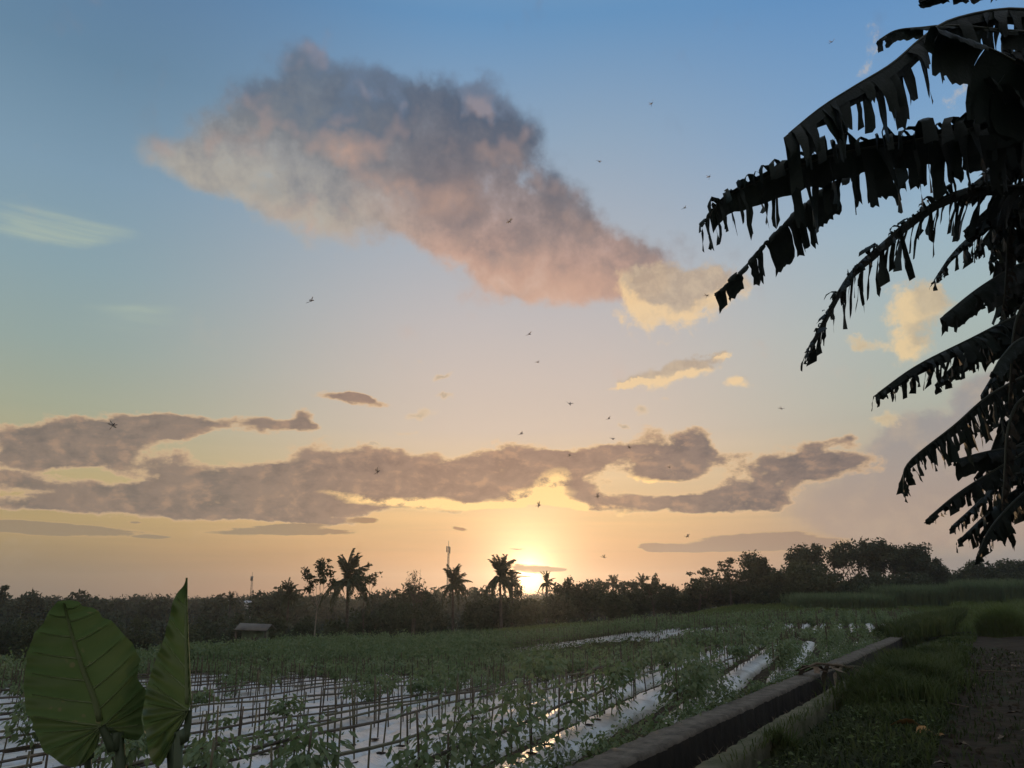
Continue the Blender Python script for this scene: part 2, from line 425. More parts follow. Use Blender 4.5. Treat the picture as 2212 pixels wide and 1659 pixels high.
def leaf_cloud(mb, centers, rads, per, size, squash=0.7, droop=0.0):
    """leaf sized faces spread through soft clumps"""
    centers = np.asarray(centers, float); rads = np.asarray(rads, float)
    C = np.repeat(centers, per, axis=0); Rr = np.repeat(rads, per)
    off = rand_dirs(len(C)) * (rng.random(len(C)) ** 0.45)[:, None]
    off[:, 2] *= squash
    C = C + off * Rr[:, None]
    U = rand_dirs(len(C)); U[:, 2] -= droop; U /= np.linalg.norm(U, axis=1)[:, None]
    V = np.cross(U, rand_dirs(len(C))); V /= np.maximum(1e-6, np.linalg.norm(V, axis=1))[:, None]
    s = size * (0.6 + 0.8 * rng.random(len(C)))
    quads(mb, C, U * s[:, None], V * (s * 0.55)[:, None])
def sstep(x, a, b):
    t = np.clip((np.asarray(x, float) - a) / (b - a), 0, 1)
    return t * t * (3 - 2 * t)

# ------------------------------------------------------------------ materials
def mat(name, col1, col2=None, scale=8.0, rough=0.7, spec=0.3, bump=0.0, bscale=30.0, transl=0.0, tcol=None, metal=0.0, detail=4.0, stretch=None):
    m = bpy.data.materials.new(name); m.use_nodes = True
    nt = m.node_tree; N, L = nt.nodes, nt.links
    b = N['Principled BSDF']
    b.inputs['Roughness'].default_value = rough
    b.inputs['Specular IOR Level'].default_value = spec
    b.inputs['Metallic'].default_value = metal
    c1 = tuple(col1) + (1,) if len(col1) == 3 else col1
    tcn = N.new('ShaderNodeTexCoord')
    vec = tcn.outputs['Object']
    if stretch:
        mp = N.new('ShaderNodeMapping'); mp.inputs['Scale'].default_value = stretch
        L.new(vec, mp.inputs[0]); vec = mp.outputs[0]
    csock = None
    if col2 is not None:
        c2 = tuple(col2) + (1,)
        nz = N.new('ShaderNodeTexNoise'); nz.inputs['Scale'].default_value = scale; nz.inputs['Detail'].default_value = detail
        nz.inputs['Roughness'].default_value = 0.65
        L.new(vec, nz.inputs['Vector'])
        r = N.new('ShaderNodeValToRGB'); r.color_ramp.elements[0].color = c1; r.color_ramp.elements[1].color = c2
        r.color_ramp.elements[0].position = 0.32; r.color_ramp.elements[1].position = 0.68
        L.new(nz.outputs[0], r.inputs[0]); csock = r.outputs[0]
        L.new(csock, b.inputs['Base Color'])
    else:
        b.inputs['Base Color'].default_value = c1
    if bump:
        nb = N.new('ShaderNodeTexNoise'); nb.inputs['Scale'].default_value = bscale; nb.inputs['Detail'].default_value = 6.0
        L.new(vec, nb.inputs['Vector'])
        bp = N.new('ShaderNodeBump'); bp.inputs['Strength'].default_value = bump; bp.inputs['Distance'].default_value = 0.02
        L.new(nb.outputs[0], bp.inputs['Height']); L.new(bp.outputs[0], b.inputs['Normal'])
    if transl:
        t = N.new('ShaderNodeBsdfTranslucent')
        if tcol is not None:
            t.inputs[0].default_value = tuple(tcol) + (1,)
        elif csock is not None:
            L.new(csock, t.inputs[0])
        else:
            t.inputs[0].default_value = c1
        mx = N.new('ShaderNodeMixShader'); mx.inputs[0].default_value = transl
        L.new(b.outputs[0], mx.inputs[1]); L.new(t.outputs[0], mx.inputs[2])
        L.new(mx.outputs[0], N['Material Output'].inputs[0])
    return m
MAT = {}
MAT['soil'] = mat('field soil', (0.030, 0.022, 0.014), (0.065, 0.052, 0.030), 3.0, 0.95, 0.1, 0.8, 14)
MAT['meadow'] = mat('meadow ground', (0.045, 0.065, 0.022), (0.075, 0.10, 0.032), 0.25, 0.95, 0.1)
MAT['road'] = mat('dirt road', (0.014, 0.010, 0.006), (0.052, 0.038, 0.022), 2.6, 0.95, 0.1, 1.0, 7, detail=8)
MAT['verge'] = mat('verge soil', (0.020, 0.024, 0.012), (0.040, 0.044, 0.020), 2.5, 0.95, 0.1, 0.8, 12)
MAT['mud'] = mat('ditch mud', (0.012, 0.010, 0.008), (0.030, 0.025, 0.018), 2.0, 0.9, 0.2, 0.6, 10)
MAT['concrete'] = mat('old concrete', (0.060, 0.052, 0.040), (0.18, 0.157, 0.122), 4.5, 0.92, 0.2, 0.7, 26, detail=8)
MAT['mossy'] = mat('mossy concrete', (0.060, 0.068, 0.034), (0.16, 0.15, 0.10), 2.6, 0.95, 0.1, 0.8, 22, detail=8)
MAT['bamboo'] = mat('weathered bamboo', (0.055, 0.042, 0.028), (0.14, 0.11, 0.075), 5.0, 0.6, 0.35)
MAT['bamboo2'] = mat('green bamboo', (0.075, 0.070, 0.032), (0.16, 0.14, 0.075), 5.0, 0.55, 0.4)
MAT['hole'] = mat('planting hole soil', (0.010, 0.008, 0.006), (0.028, 0.020, 0.014), 40, 0.95, 0.1)
MAT['stem'] = mat('chili stem', (0.05, 0.065, 0.025), (0.09, 0.10, 0.045), 20, 0.6, 0.3)
MAT['chili'] = mat('chili leaves', (0.115, 0.175, 0.070), (0.19, 0.25, 0.105), 3.0, 0.5, 0.4, transl=0.45)
MAT['chili2'] = mat('pale chili leaves', (0.15, 0.205, 0.09), (0.22, 0.27, 0.13), 3.0, 0.5, 0.4, transl=0.45)
MAT['weed'] = mat('weed leaves', (0.070, 0.11, 0.032), (0.13, 0.16, 0.052), 2.0, 0.7, 0.2, transl=0.35)
MAT['lowgrass'] = mat('trodden grass', (0.024, 0.036, 0.012), (0.060, 0.078, 0.024), 1.4, 0.8, 0.2, transl=0.3)
MAT['grass'] = mat('verge grass', (0.042, 0.064, 0.018), (0.095, 0.118, 0.034), 0.8, 0.7, 0.2, transl=0.4)
MAT['maize'] = mat('fodder grass', (0.095, 0.14, 0.065), (0.16, 0.21, 0.095), 0.5, 0.7, 0.2, transl=0.4)
MAT['rice'] = mat('rice leaves', (0.10, 0.14, 0.038), (0.15, 0.19, 0.055), 0.3, 0.7, 0.2, transl=0.4)
MAT['bark'] = mat('tree bark', (0.055, 0.045, 0.034), (0.12, 0.10, 0.078), 4.0, 0.9, 0.2, 0.6, 12)
MAT['palebark'] = mat('pale bark', (0.17, 0.155, 0.12), (0.30, 0.27, 0.22), 3.0, 0.9, 0.2, 0.5, 12)
MAT['crown'] = mat('dark foliage', (0.030, 0.045, 0.020), (0.060, 0.080, 0.034), 0.4, 0.7, 0.25, transl=0.15)
MAT['crown2'] = mat('olive foliage', (0.045, 0.060, 0.026), (0.085, 0.100, 0.042), 0.4, 0.7, 0.25, transl=0.2)
MAT['forest'] = mat('forest foliage', (0.022, 0.034, 0.020), (0.045, 0.060, 0.032), 0.05, 0.8, 0.2)
MAT['palm'] = mat('palm fronds', (0.035, 0.050, 0.020), (0.075, 0.090, 0.036), 0.8, 0.55, 0.35, transl=0.2)
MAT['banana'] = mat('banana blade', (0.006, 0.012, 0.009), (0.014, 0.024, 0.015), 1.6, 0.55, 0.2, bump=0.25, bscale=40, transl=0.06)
MAT['banana_dry'] = mat('dry banana blade', (0.018, 0.016, 0.012), (0.050, 0.042, 0.030), 4.0, 0.8, 0.2, bump=0.4, bscale=30, transl=0.08)
MAT['midrib'] = mat('banana midrib', (0.024, 0.030, 0.016), (0.045, 0.052, 0.028), 6.0, 0.5, 0.4)
MAT['pstem'] = mat('banana stem', (0.03, 0.032, 0.018), (0.07, 0.06, 0.036), 3.0, 0.7, 0.3, 0.4, 10, stretch=(1, 1, .2))
MAT['dryleaf'] = mat('dry fallen leaf', (0.10, 0.075, 0.048), (0.22, 0.17, 0.12), 12, 0.85, 0.15)
MAT['orangeleaf'] = mat('orange fallen leaf', (0.30, 0.15, 0.05), (0.50, 0.30, 0.12), 8, 0.8, 0.2)
MAT['twig'] = mat('dead twig', (0.09, 0.07, 0.05), (0.2, 0.165, 0.12), 8, 0.9, 0.1)
MAT['steel'] = mat('galvanised steel', (0.12, 0.11, 0.10), None, rough=0.5, spec=0.4)
MAT['tin'] = mat('rusty tin roof', (0.08, 0.07, 0.055), (0.17, 0.15, 0.12), 1.5, 0.6, 0.3)
MAT['whitetin'] = mat('white roof sheet', (0.36, 0.38, 0.40), (0.46, 0.47, 0.49), 0.5, 0.5, 0.3)
MAT['plaster'] = mat('house plaster', (0.35, 0.33, 0.29), (0.5, 0.48, 0.43), 0.6, 0.9, 0.1)
MAT['greenwall'] = mat('green shed boards', (0.10, 0.13, 0.075), (0.17, 0.19, 0.11), 2.0, 0.8, 0.2)
MAT['dark'] = mat('dark opening', (0.01, 0.01, 0.01), None)
MAT['insect'] = mat('dragonfly body', (0.030, 0.010, 0.008), (0.07, 0.025, 0.014), 60, 0.4, 0.5)
MAT['wing'] = mat('dragonfly wing', (0.16, 0.12, 0.09), None, rough=0.3, spec=0.5, transl=0.75, tcol=(0.62, 0.52, 0.44))
MAT['blossom'] = mat('pale seedling', (0.20, 0.27, 0.20), (0.30, 0.36, 0.28), 10, 0.6, 0.3, transl=0.3)

def mulch_material():
    m = bpy.data.materials.new('silver mulch film'); m.use_nodes = True
    N, L = m.node_tree.nodes, m.node_tree.links
    b = N['Principled BSDF']
    tcn = N.new('ShaderNodeTexCoord')
    mp = N.new('ShaderNodeMapping'); mp.inputs['Scale'].default_value = (1, 1, 1)
    L.new(tcn.outputs['Object'], mp.inputs[0])
    n1 = N.new('ShaderNodeTexNoise'); n1.inputs['Scale'].default_value = 1.7; n1.inputs['Detail'].default_value = 6
    L.new(mp.outputs[0], n1.inputs['Vector'])
    r = N.new('ShaderNodeValToRGB')
    e = r.color_ramp.elements
    e[0].position, e[0].color = 0.28, (0.42, 0.395, 0.36, 1)
    e[1].position, e[1].color = 0.55, (0.68, 0.655, 0.615, 1)
    L.new(n1.outputs[0], r.inputs[0])
    # splashes of soil on the film
    n2 = N.new('ShaderNodeTexNoise'); n2.inputs['Scale'].default_value = 5.0; n2.inputs['Detail'].default_value = 8; n2.inputs['Roughness'].default_value = 0.75
    L.new(mp.outputs[0], n2.inputs['Vector'])
    r2 = N.new('ShaderNodeValToRGB'); r2.color_ramp.elements[0].position = 0.60; r2.color_ramp.elements[1].position = 0.72
    L.new(n2.outputs[0], r2.inputs[0])
    mx = N.new('ShaderNodeMix'); mx.data_type = 'RGBA'
    L.new(r2.outputs[0], mx.inputs[0]); L.new(r.outputs[0], mx.inputs[6]); mx.inputs[7].default_value = (0.16, 0.13, 0.10, 1)
    L.new(mx.outputs[2], b.inputs['Base Color'])
    b.inputs['Metallic'].default_value = 0.6
    b.inputs['Specular IOR Level'].default_value = 0.6
    b.inputs['Roughness'].default_value = 0.44
    # wrinkles: long creases across the bed and small crumples
    w = N.new('ShaderNodeTexNoise'); w.inputs['Scale'].default_value = 7.0; w.inputs['Detail'].default_value = 5; w.inputs['Distortion'].default_value = 1.2
    L.new(mp.outputs[0], w.inputs['Vector'])
    w2 = N.new('ShaderNodeTexNoise'); w2.inputs['Scale'].default_value = 2.2; w2.inputs['Detail'].default_value = 3
    L.new(mp.outputs[0], w2.inputs['Vector'])
    ad = N.new('ShaderNodeMath'); ad.operation = 'MULTIPLY_ADD'
    L.new(w2.outputs[0], ad.inputs[0]); ad.inputs[1].default_value = 1.6; L.new(w.outputs[0], ad.inputs[2])
    bp = N.new('ShaderNodeBump'); bp.inputs['Strength'].default_value = 0.75; bp.inputs['Distance'].default_value = 0.045
    L.new(ad.outputs[0], bp.inputs['Height']); L.new(bp.outputs[0], b.inputs['Normal'])
    return m
MAT['mulch'] = mulch_material()
ORD = ['first', 'second', 'third', 'fourth', 'fifth', 'sixth', 'seventh', 'eighth', 'ninth', 'tenth', 'eleventh', 'twelfth', 'thirteenth', 'fourteenth', 'fifteenth', 'sixteenth',
       'seventeenth', 'eighteenth', 'nineteenth', 'twentieth']
def ordinal(i):
    """0 -> first"""
    if i < 20:
        return ORD[i]
    tens = {2: 'twenty', 3: 'thirty', 4: 'forty', 5: 'fifty', 6: 'sixty', 7: 'seventy'}
    k = i + 1
    return tens[k // 10].replace('ty', 'tieth') if k % 10 == 0 else tens[k // 10] + '-' + ORD[k % 10 - 1]
# ------------------------------------------------------------------ lie of the land
AR, AW = R(22.5), R(31.0)                       # bearing of the crop rows, of the ditch and road
dR = np.array([math.sin(AR), math.cos(AR)]); nR = np.array([-math.cos(AR), math.sin(AR)])
dW = np.array([math.sin(AW), math.cos(AW)]); nW = np.array([-math.cos(AW), math.sin(AW)])
Q_OUT, Q_IN, Q_LIP0, Q_LIP1 = 3.795, 3.375, 2.65, 2.38
T_EDGE = 26.0                                    # far side of the vegetable field
Y_END = 34.0                                     # the near block of beds ends here
def q_of(x, y): return nW[0] * x + nW[1] * y
def t_of(x, y): return nR[0] * x + nR[1] * y
def land(x, y):
    """height of the open land left of the ditch"""
    x = np.asarray(x, float); y = np.asarray(y, float)
    t = t_of(x, y)
    w = sstep(t, 3.0, 10.0)
    yy = np.clip(y, 0, None)
    fall = 0.04 * np.minimum(yy, 33) * (1 - 0.78 * sstep(yy, 34, 46) * sstep(t, 20, 10))
    z = -0.36 - w * fall
    r = np.hypot(x, y)
    z = z + 1.25 * sstep(y, 58, 100) * sstep(t, 30, 5)                 # rising grass land, right
    val = sstep(t, T_EDGE + 1.5, T_EDGE + 40)                           # valley, left and middle
    z = z - val * 7.0 * sstep(r, 15, 60)
    rise = sstep(r, 200, 420) * (5.2 + 1.3 * np.sin(x * 0.013 + 1.0) + 0.9 * np.sin(x * 0.031))
    return z + rise * sstep(t, 10, 60)
def ground_z(x, y):
    q = q_of(x, y)
    zr = -0.06 + 1.5 * sstep(y, 58, 100)
    z = np.where(q > 3.4, land(x, y), zr)
    zr = zr - 0.10 * sstep(q, 1.7, 2.3) * (y < 60)
    z = np.where(q > 3.4, land(x, y), zr)
    ditch = (q < Q_IN + 0.03) & (q > Q_LIP0 - 0.03)
    return np.where(ditch & (y < 60), -0.62, z)
def ground_at(x, y):
    return float(ground_z(np.array([x]), np.array([y]))[0])

def ground_sheet():
    qs = np.concatenate([-np.geomspace(700, 4, 26), [-3, -2.4, -1.8, -1.3, -0.8, -0.3, 0.2, 0.6, 0.9, 1.2, 1.6, 2.0, 2.40, 2.50, 2.62, 2.66, 3.0, 3.36, 3.45, 3.8, 4.2],
                         np.arange(5, 40, 1.25), np.geomspace(40, 700, 44)])
    ss = np.concatenate([-np.geomspace(200, 3, 12), np.arange(-2, 70, 0.8), np.geomspace(70, 850, 50)])
    Qg, Sg = np.meshgrid(qs, ss)
    X = Qg * nW[0] + Sg * dW[0]; Y = Qg * nW[1] + Sg * dW[1]
    Z = ground_z(X, Y)
    near = np.hypot(X, Y) < 60
    Z = Z + np.where(near, 1, 0) * 0.02 * (np.sin(X * 3.1 + Y * 1.7) * np.sin(Y * 2.3 - X * 1.1))
    bank = (Qg < Q_LIP1 - 0.25) & (Qg > 0.7) & (Sg < 60)
    Z = Z + np.where(bank, 0.07 * np.sin((Qg - 0.7) / 1.43 * np.pi) * (0.7 + 0.3 * np.sin(Sg * 0.9)), 0)
    n, m = Qg.shape
    idx = np.arange(n * m).reshape(n, m)
    F = np.stack([idx[:-1, :-1], idx[:-1, 1:], idx[1:, 1:], idx[1:, :-1]], axis=-1).reshape(-1, 4)
    mb = MB(); mb.add(np.stack([X, Y, Z], -1).reshape(-1, 3), F)
    me = mb.mesh('ground', None, True)
    for k in ('soil', 'verge', 'mud', 'meadow'):
        me.materials.append(MAT[k])
    qc = (Qg[:-1, :-1] + Qg[1:, 1:]) / 2; sc = (Sg[:-1, :-1] + Sg[1:, 1:]) / 2
    xc = qc * nW[0] + sc * dW[0]; yc = qc * nW[1] + sc * dW[1]
    mi = np.full(qc.shape, 0)
    mi[qc < Q_LIP0] = 1
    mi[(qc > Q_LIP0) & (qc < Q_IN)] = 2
    mi[(yc > 62) | (t_of(xc, yc) > T_EDGE + 1)] = 3
    me.polygons.foreach_set('material_index', mi.ravel().astype(np.int32))
    link('ground', me, kind='structure')
ground_sheet()

def road_sheet():
    ss = np.arange(-6, 52, 0.22)
    P, F = [], []
    us = np.linspace(0, 1, 17)
    for s in ss:
        l = 0.95 + 0.18 * math.sin(s * 0.8) + 0.1 * math.sin(s * 2.3 + 1); r = -2.3 + 0.2 * math.sin(s * 0.6 + 2)
        for u in us:
            q = l + (r - l) * u
            x, y = q * nW + s * dW
            P.append((x, y, ground_at(x, y) + 0.012 + 0.035 * math.sin(u * math.pi) - 0.03 * math.exp(-((u - .3) / .09) ** 2) - 0.03 * math.exp(-((u - .72) / .09) ** 2) + math.sin(u * math.pi) * (0.014 * math.sin(s * 2.9 + u * 7) + 0.016 * math.sin(s * 1.3 + u * 11 + 1.5 * math.sin(s * .7)) + 0.010 * math.sin(s * 5.1 - u * 9))))
    k = len(us)
    for i in range(len(ss) - 1):
        for j in range(k - 1):
            F.append((i * k + j, i * k + j + 1, (i + 1) * k + j + 1, (i + 1) * k + j))
    mb = MB(); mb.add(P, F)
    link('dirt_road', mb.mesh('dirt_road', MAT['road'], True), kind='structure')
road_sheet()

def ditch_wall(name, q0, q1, ztop, zbot, s0, s1, mt, label, amp, wet_shaded):
    """cast wall with worn, slightly wandering edges"""
    ss = np.arange(s0, s1, 0.09)
    prof = [(0, 0), (0.0, 0.93), (0.06, 1.0), (0.36, 1.0), (0.66, 1.0), (0.94, 1.0), (1.0, 0.93), (1.0, 0)]
    P, F = [], []
    r2 = np.random.default_rng(int(q0 * 100))
    wob = np.cumsum(r2.normal(size=(len(ss), 2)) * 0.0022, axis=0)
    wob -= np.linspace(0, 1, len(ss))[:, None] * wob[-1]
    for i, s in enumerate(ss):
        for (u, h) in prof:
            q = q0 + (q1 - q0) * u + (wob[i, 0] if u > .5 else wob[i, 1]) * amp + r2.normal() * 0.007
            x, y = q * nW + s * dW
            z = zbot + (ztop - zbot) * h + (r2.normal() * 0.006 + 0.004 * math.sin(s * 1.3)) * (h > .5)
            P.append((x, y, z))
    k = len(prof)
    for i in range(len(ss) - 1):
        for j in range(k - 1):
            F.append((i * k + j, i * k + j + 1, (i + 1) * k + j + 1, (i + 1) * k + j))
    F2 = [(0, 1, 2, 3), (0, 3, 4, 7), (4, 5, 6, 7)]
    e = (len(ss) - 1) * k
    mb = MB(); mb.add(P, F + F2 + [tuple(e + c for c in reversed(f)) for f in F2])
    me = mb.mesh(name, mt, False)
    me.materials.append(MAT['mud'])  # inner face: wet mud colour, with the narrow channel's shade put into it
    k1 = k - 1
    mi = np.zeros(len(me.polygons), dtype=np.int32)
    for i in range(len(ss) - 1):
        mi[i * k1 + wet_shaded] = 1
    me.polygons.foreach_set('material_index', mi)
    link(name, me, label=label, cat='wall')
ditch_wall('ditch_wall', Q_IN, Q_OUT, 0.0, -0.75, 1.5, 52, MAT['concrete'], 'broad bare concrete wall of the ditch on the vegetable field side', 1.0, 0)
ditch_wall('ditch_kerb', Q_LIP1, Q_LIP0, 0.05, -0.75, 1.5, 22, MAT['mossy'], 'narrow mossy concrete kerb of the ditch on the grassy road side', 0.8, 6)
# ------------------------------------------------------------------ vegetable field
def row_xy(t, s): return nR * t + dR * s
def bed_z(x, y): return ground_at(x, y)
BED_H = 0.175
rows = []
CQ, SQ = math.cos(AW - AR), math.sin(AW - AR)      # ditch distance q = CQ t + SQ s along a row
for i in range(-7, 21):
    t = 4.6 + i * 1.02
    s0 = max((4.45 - CQ * t) / SQ, 1.5 + 0.5 * rng.random())
    s1 = (Y_END + rng.normal() * 0.5 - nR[1] * t) / dR[1]
    if s1 - s0 > 3:
        rows.append((t, s0, s1))
rows.sort(key=lambda r: r[0])
def bed_mesh(t, s0, s1, name, step=0.3):
    ss = np.arange(s0, s1 + step, step)
    prof = [(-0.32, -0.03), (-0.30, 0.06), (-0.25, 0.125), (-0.16, 0.165), (0.0, 0.182), (0.16, 0.165), (0.25, 0.125), (0.30, 0.06), (0.32, -0.03)]
    r2 = np.random.default_rng(int(t * 1000) % 99991 + 5)
    P = []
    wob = np.convolve(r2.normal(size=len(ss) + 8), np.ones(9) / 9, 'valid') * 0.05
    for i, s in enumerate(ss):
        hs = 1 + 0.06 * r2.normal()
        end = min(1.0, (s - s0) / 0.5 + 0.25, (s1 + step - s) / 0.5 + 0.1)
        for (c, h) in prof:
            x, y = row_xy(t + c * (1 + 0.03 * r2.normal()) + wob[i], s)
            P.append((x, y, 0.0 + (h * hs + 0.008 * r2.normal()) * (end if h > 0 else 1)))
    P = np.array(P)
    cx_, cy_ = nR[0] * t + dR[0] * np.repeat(ss, len(prof)), nR[1] * t + dR[1] * np.repeat(ss, len(prof))
    P[:, 2] += ground_z(cx_, cy_)
    k = len(prof)
    F = [(i * k + j, i * k + j + 1, (i + 1) * k + j + 1, (i + 1) * k + j) for i in range(len(ss) - 1) for j in range(k - 1)]
    mb = MB(); mb.add(P, F)
    return mb.mesh(name, MAT['mulch'], True)
# planting hole: a slightly sunken ragged ring of soil
hb = MB()
a_ = np.linspace(0, 2 * np.pi, 9, endpoint=False)
ro = 0.055 * (1 + 0.18 * np.sin(a_ * 3 + 1))
V = [(0, 0, 0.004)] + [(math.cos(a) * r_ * 1.25, math.sin(a) * r_, 0.009) for a, r_ in zip(a_, ro)] + [(math.cos(a) * r_ * 1.5, math.sin(a) * r_ * 1.25, 0.003) for a, r_ in zip(a_, ro)]
hb.add(V, [(0, 1 + j, 1 + (j + 1) % 9) for j in range(9)])
hb.f.append(np.array([(1 + j, 10 + j, 10 + (j + 1) % 9, 1 + (j + 1) % 9) for j in range(9)]))
HOLE = hb.mesh('planting_hole', MAT['hole'])
# stake and pole meshes shared by the trellises
def stake_mesh(h, r_, seed):
    r2 = np.random.default_rng(seed)
    mb = MB()
    z = np.linspace(-0.12, h, 5)
    pts = np.column_stack([0.012 * np.sin(z * 3 + seed) , 0.010 * np.cos(z * 2 + seed), z])
    tube(mb, pts, [r_ * 0.9, r_, r_, r_ * 0.95, r_ * 0.9], 5)
    return mb.mesh('stake', MAT['bamboo2'] if seed % 3 == 0 else MAT['bamboo'])
STAKES = [stake_mesh(0.48 + 0.055 * k, 0.0115 + 0.0012 * (k % 3), k) for k in range(7)]
spots = []                                       # planting places: x, y, z, row index, number along the row
for ri, (t, s0, s1) in enumerate(rows):
    o = ordinal(ri)
    bed = link('mulched_bed', bed_mesh(t, s0, s1, 'mulched_bed'), label='silver plastic mulched bed, %s from the ditch wall, in the near field' % o, cat='garden bed', group='mulched beds of the near field')
    tr = thing('bamboo_trellis', 'low bamboo trellis of stakes and poles on the %s bed from the ditch wall' % o, 'trellis', group='bamboo trellises of the near field')
    far = MB()
    n = 0
    s = s0 + 0.35
    while s < s1 - 0.2:
        x, y = row_xy(t + rng.normal() * 0.02, s)
        z = bed_z(x, y) + BED_H
        spots.append((x, y, z, ri, n))
        xs, ys = row_xy(t + 0.09 + rng.normal() * 0.03, s + 0.12 + rng.normal() * 0.05)
        dist = math.hypot(x, y)
        k = int(rng.integers(0, 7))
        lean = (rng.normal() * 0.04, rng.normal() * 0.04, rng.random() * 6)
        if dist < 21 and abs(x) < 0.72 * y + 1:
            if rng.random() < .15:
                s += 0.56; n += 1
                continue
            st = link('stake', STAKES[k], tr, loc=(xs, ys, z - 0.02))
            st.rotation_euler = lean
            st.scale = (1, 1, 0.8 + 0.4 * rng.random())
            if dist < 13 and n % 1 == 0:
                hl = link('planting_hole', HOLE, bed, loc=(x, y, z + 0.003))
                hl.rotation_euler = (0, 0, rng.random() * 6)
        else:
            h = (0.62 + 0.3 * rng.random())
            tube(far, [(xs, ys, z - 0.05), (xs + lean[0] * h, ys + lean[1] * h, z + h)], 0.014, 3, False)
        s += 0.56 + rng.normal() * 0.04
        n += 1
    # horizontal poles tied along the stakes
    s = s0 - 0.2
    while s < s1:
        L_ = 4.2 + 2.5 * rng.random()
        e = min(s + L_, s1 + 0.2)
        hA, hB = 0.36 + 0.07 * rng.normal() * 0.6, 0.36 + 0.07 * rng.normal() * 0.6
        u = np.linspace(0, 1, 9)
        pp = []
        for uu in u:
            x, y = row_xy(t + 0.075 + 0.02 * math.sin(uu * 9 + s), s + (e - s) * uu)
            pp.append((x, y, bed_z(x, y) + BED_H + hA + (hB - hA) * uu + 0.015 * math.sin(uu * 11 + s)))
        mb = MB(); tube(mb, pp, np.linspace(0.022, 0.016, 9), 5)
        link('pole', mb.mesh('pole', MAT['bamboo'] if rng.random() < .7 else MAT['bamboo2'], True), tr)
        s = e - 0.45
        if e >= s1:
            break
    if far.n:
        link('stake', far.mesh('far_stakes', MAT['bamboo']), tr, kind='stuff')
# ---- chili plants
LT = np.array([[0, 0, 0], [0.42, 0.24, 0.03], [0.5, 0, -0.02], [0.42, -0.24, 0.03], [1, 0, -0.12]])     # a folded lance leaf, unit long
LF = np.array([[0, 2, 1], [0, 3, 2], [1, 2, 4], [2, 3, 4]])
def leaves_at(mb, C, A, size, width=1.0):
    """C base points, A directions (n,3)"""
    n = len(C)
    A = A / np.linalg.norm(A, axis=1)[:, None]
    S = np.cross(A, np.array([0, 0, 1.0]) + 0.35 * rng.normal(size=(n, 3))); S /= np.maximum(1e-6, np.linalg.norm(S, axis=1))[:, None]
    Nn = np.cross(S, A)
    sz = np.broadcast_to(size, (n,))
    V = C[:, None, :] + sz[:, None, None] * (LT[None, :, 0:1] * A[:, None, :] + width * LT[None, :, 1:2] * S[:, None, :] + LT[None, :, 2:3] * Nn[:, None, :])
    F = (np.arange(n) * 5)[:, None, None] + LF[None]
    mb.add(V.reshape(-1, 3), F.reshape(-1, 3))
def chili(h, w, nleaf, seed, leaf=0.095, sides=5, low=0.0):
    """stem mesh builder and leaf base/direction arrays of a forked, weeping chili plant of height h"""
    global rng
    keep = rng; rng = np.random.default_rng(seed)
    st = MB()
    fork = h * (0.42 - 0.2 * low)
    tube(st, [(0, 0, -0.03), (0.008, 0.005, fork * 0.5), (0.0, 0.012, fork)], [0.008, 0.007, 0.006], sides, False)
    ends = []
    for k in range(5):
        a = k * 2 * np.pi / 5 + rng.random()
        r_ = w * (0.45 + 0.35 * rng.random()); zt = h * (0.72 + 0.25 * rng.random())
        mid = (0.5 * r_ * math.cos(a), 0.5 * r_ * math.sin(a), fork + (zt - fork) * 0.55)
        e = (r_ * math.cos(a + .3), r_ * math.sin(a + .3), zt)
        tube(st, [(0, 0.012, fork), mid, e], [0.005, 0.004, 0.002], 3, False)
        ends += [mid, e, tuple((np.array(mid) + np.array(e)) / 2)]
    ends = np.array(ends)
    C = ends[rng.integers(0, len(ends), nleaf)] + rng.normal(size=(nleaf, 3)) * np.array([w * 0.26, w * 0.26, h * 0.085])
    if low:
        k = int(nleaf * low)
        C[:k, 2] = h * (0.15 + 0.5 * rng.random(k))
    A = np.column_stack([C[:, 0], C[:, 1], np.zeros(nleaf)]); A /= np.maximum(0.05, np.linalg.norm(A, axis=1))[:, None]
    A += 0.7 * rng.normal(size=(nleaf, 3)); A[:, 2] = -0.25 - 1.1 * rng.random(nleaf)
    sz = leaf * (0.65 + 0.6 * rng.random(nleaf))
    rng = keep
    return st, C, A, sz
BUSHY = []
for k in range(5):
    h, w = [(0.66, .42), (0.78, .46), (0.58, .40), (0.86, .46), (0.72, .44)][k]
    st, C, A, sz = chili(h, w, 200, 140 + k, 0.10, low=0.55)
    fb = MB(); leaves_at(fb, C, A, sz, 1.25)
    BUSHY.append((st.mesh('stem', MAT['stem']), fb.mesh('foliage', MAT['chili2'] if k % 2 else MAT['chili']), h))
VARS = []
for k in range(9):
    h, w = [(0.62, .29), (0.70, .32), (0.80, .34), (0.54, .26), (0.85, .36), (0.66, .34), (0.75, .29), (0.46, .24), (0.79, .32)][k]
    st, C, A, sz = chili(h, w, 170 if k != 7 else 70, 100 + k, 0.102)
    fb = MB(); leaves_at(fb, C, A, sz, 1.25)
    VARS.append((st.mesh('stem', MAT['stem']), fb.mesh('foliage', MAT['chili2'] if k % 3 == 2 else MAT['chili']), h))
def presence(x, y):
    g = y + 0.95 * x
    p = 0.14 + 0.30 * float(sstep(g, 13.0, 26.0)) + 0.42 * float(sstep(y, 27, 36))
    if q_of(x, y) < 4.95:
        p = max(p, 0.92)
    if t_of(x, y) > 22.5 or y > 33:
        p = 0.97
    return p
LEAF1 = MB(); LEAF1.add(LT, LF); LEAF1 = LEAF1.mesh('leaf', MAT['chili'])
rng = np.random.default_rng(33)
cand = []
for sp in spots:
    if rng.random() < presence(sp[0], sp[1]):
        cand.append(sp)
cand.sort(key=lambda s: math.hypot(s[0], s[1]))
inview = [s for s in cand if abs(s[0]) < 0.70 * s[1] + 0.6 and s[1] > 5]
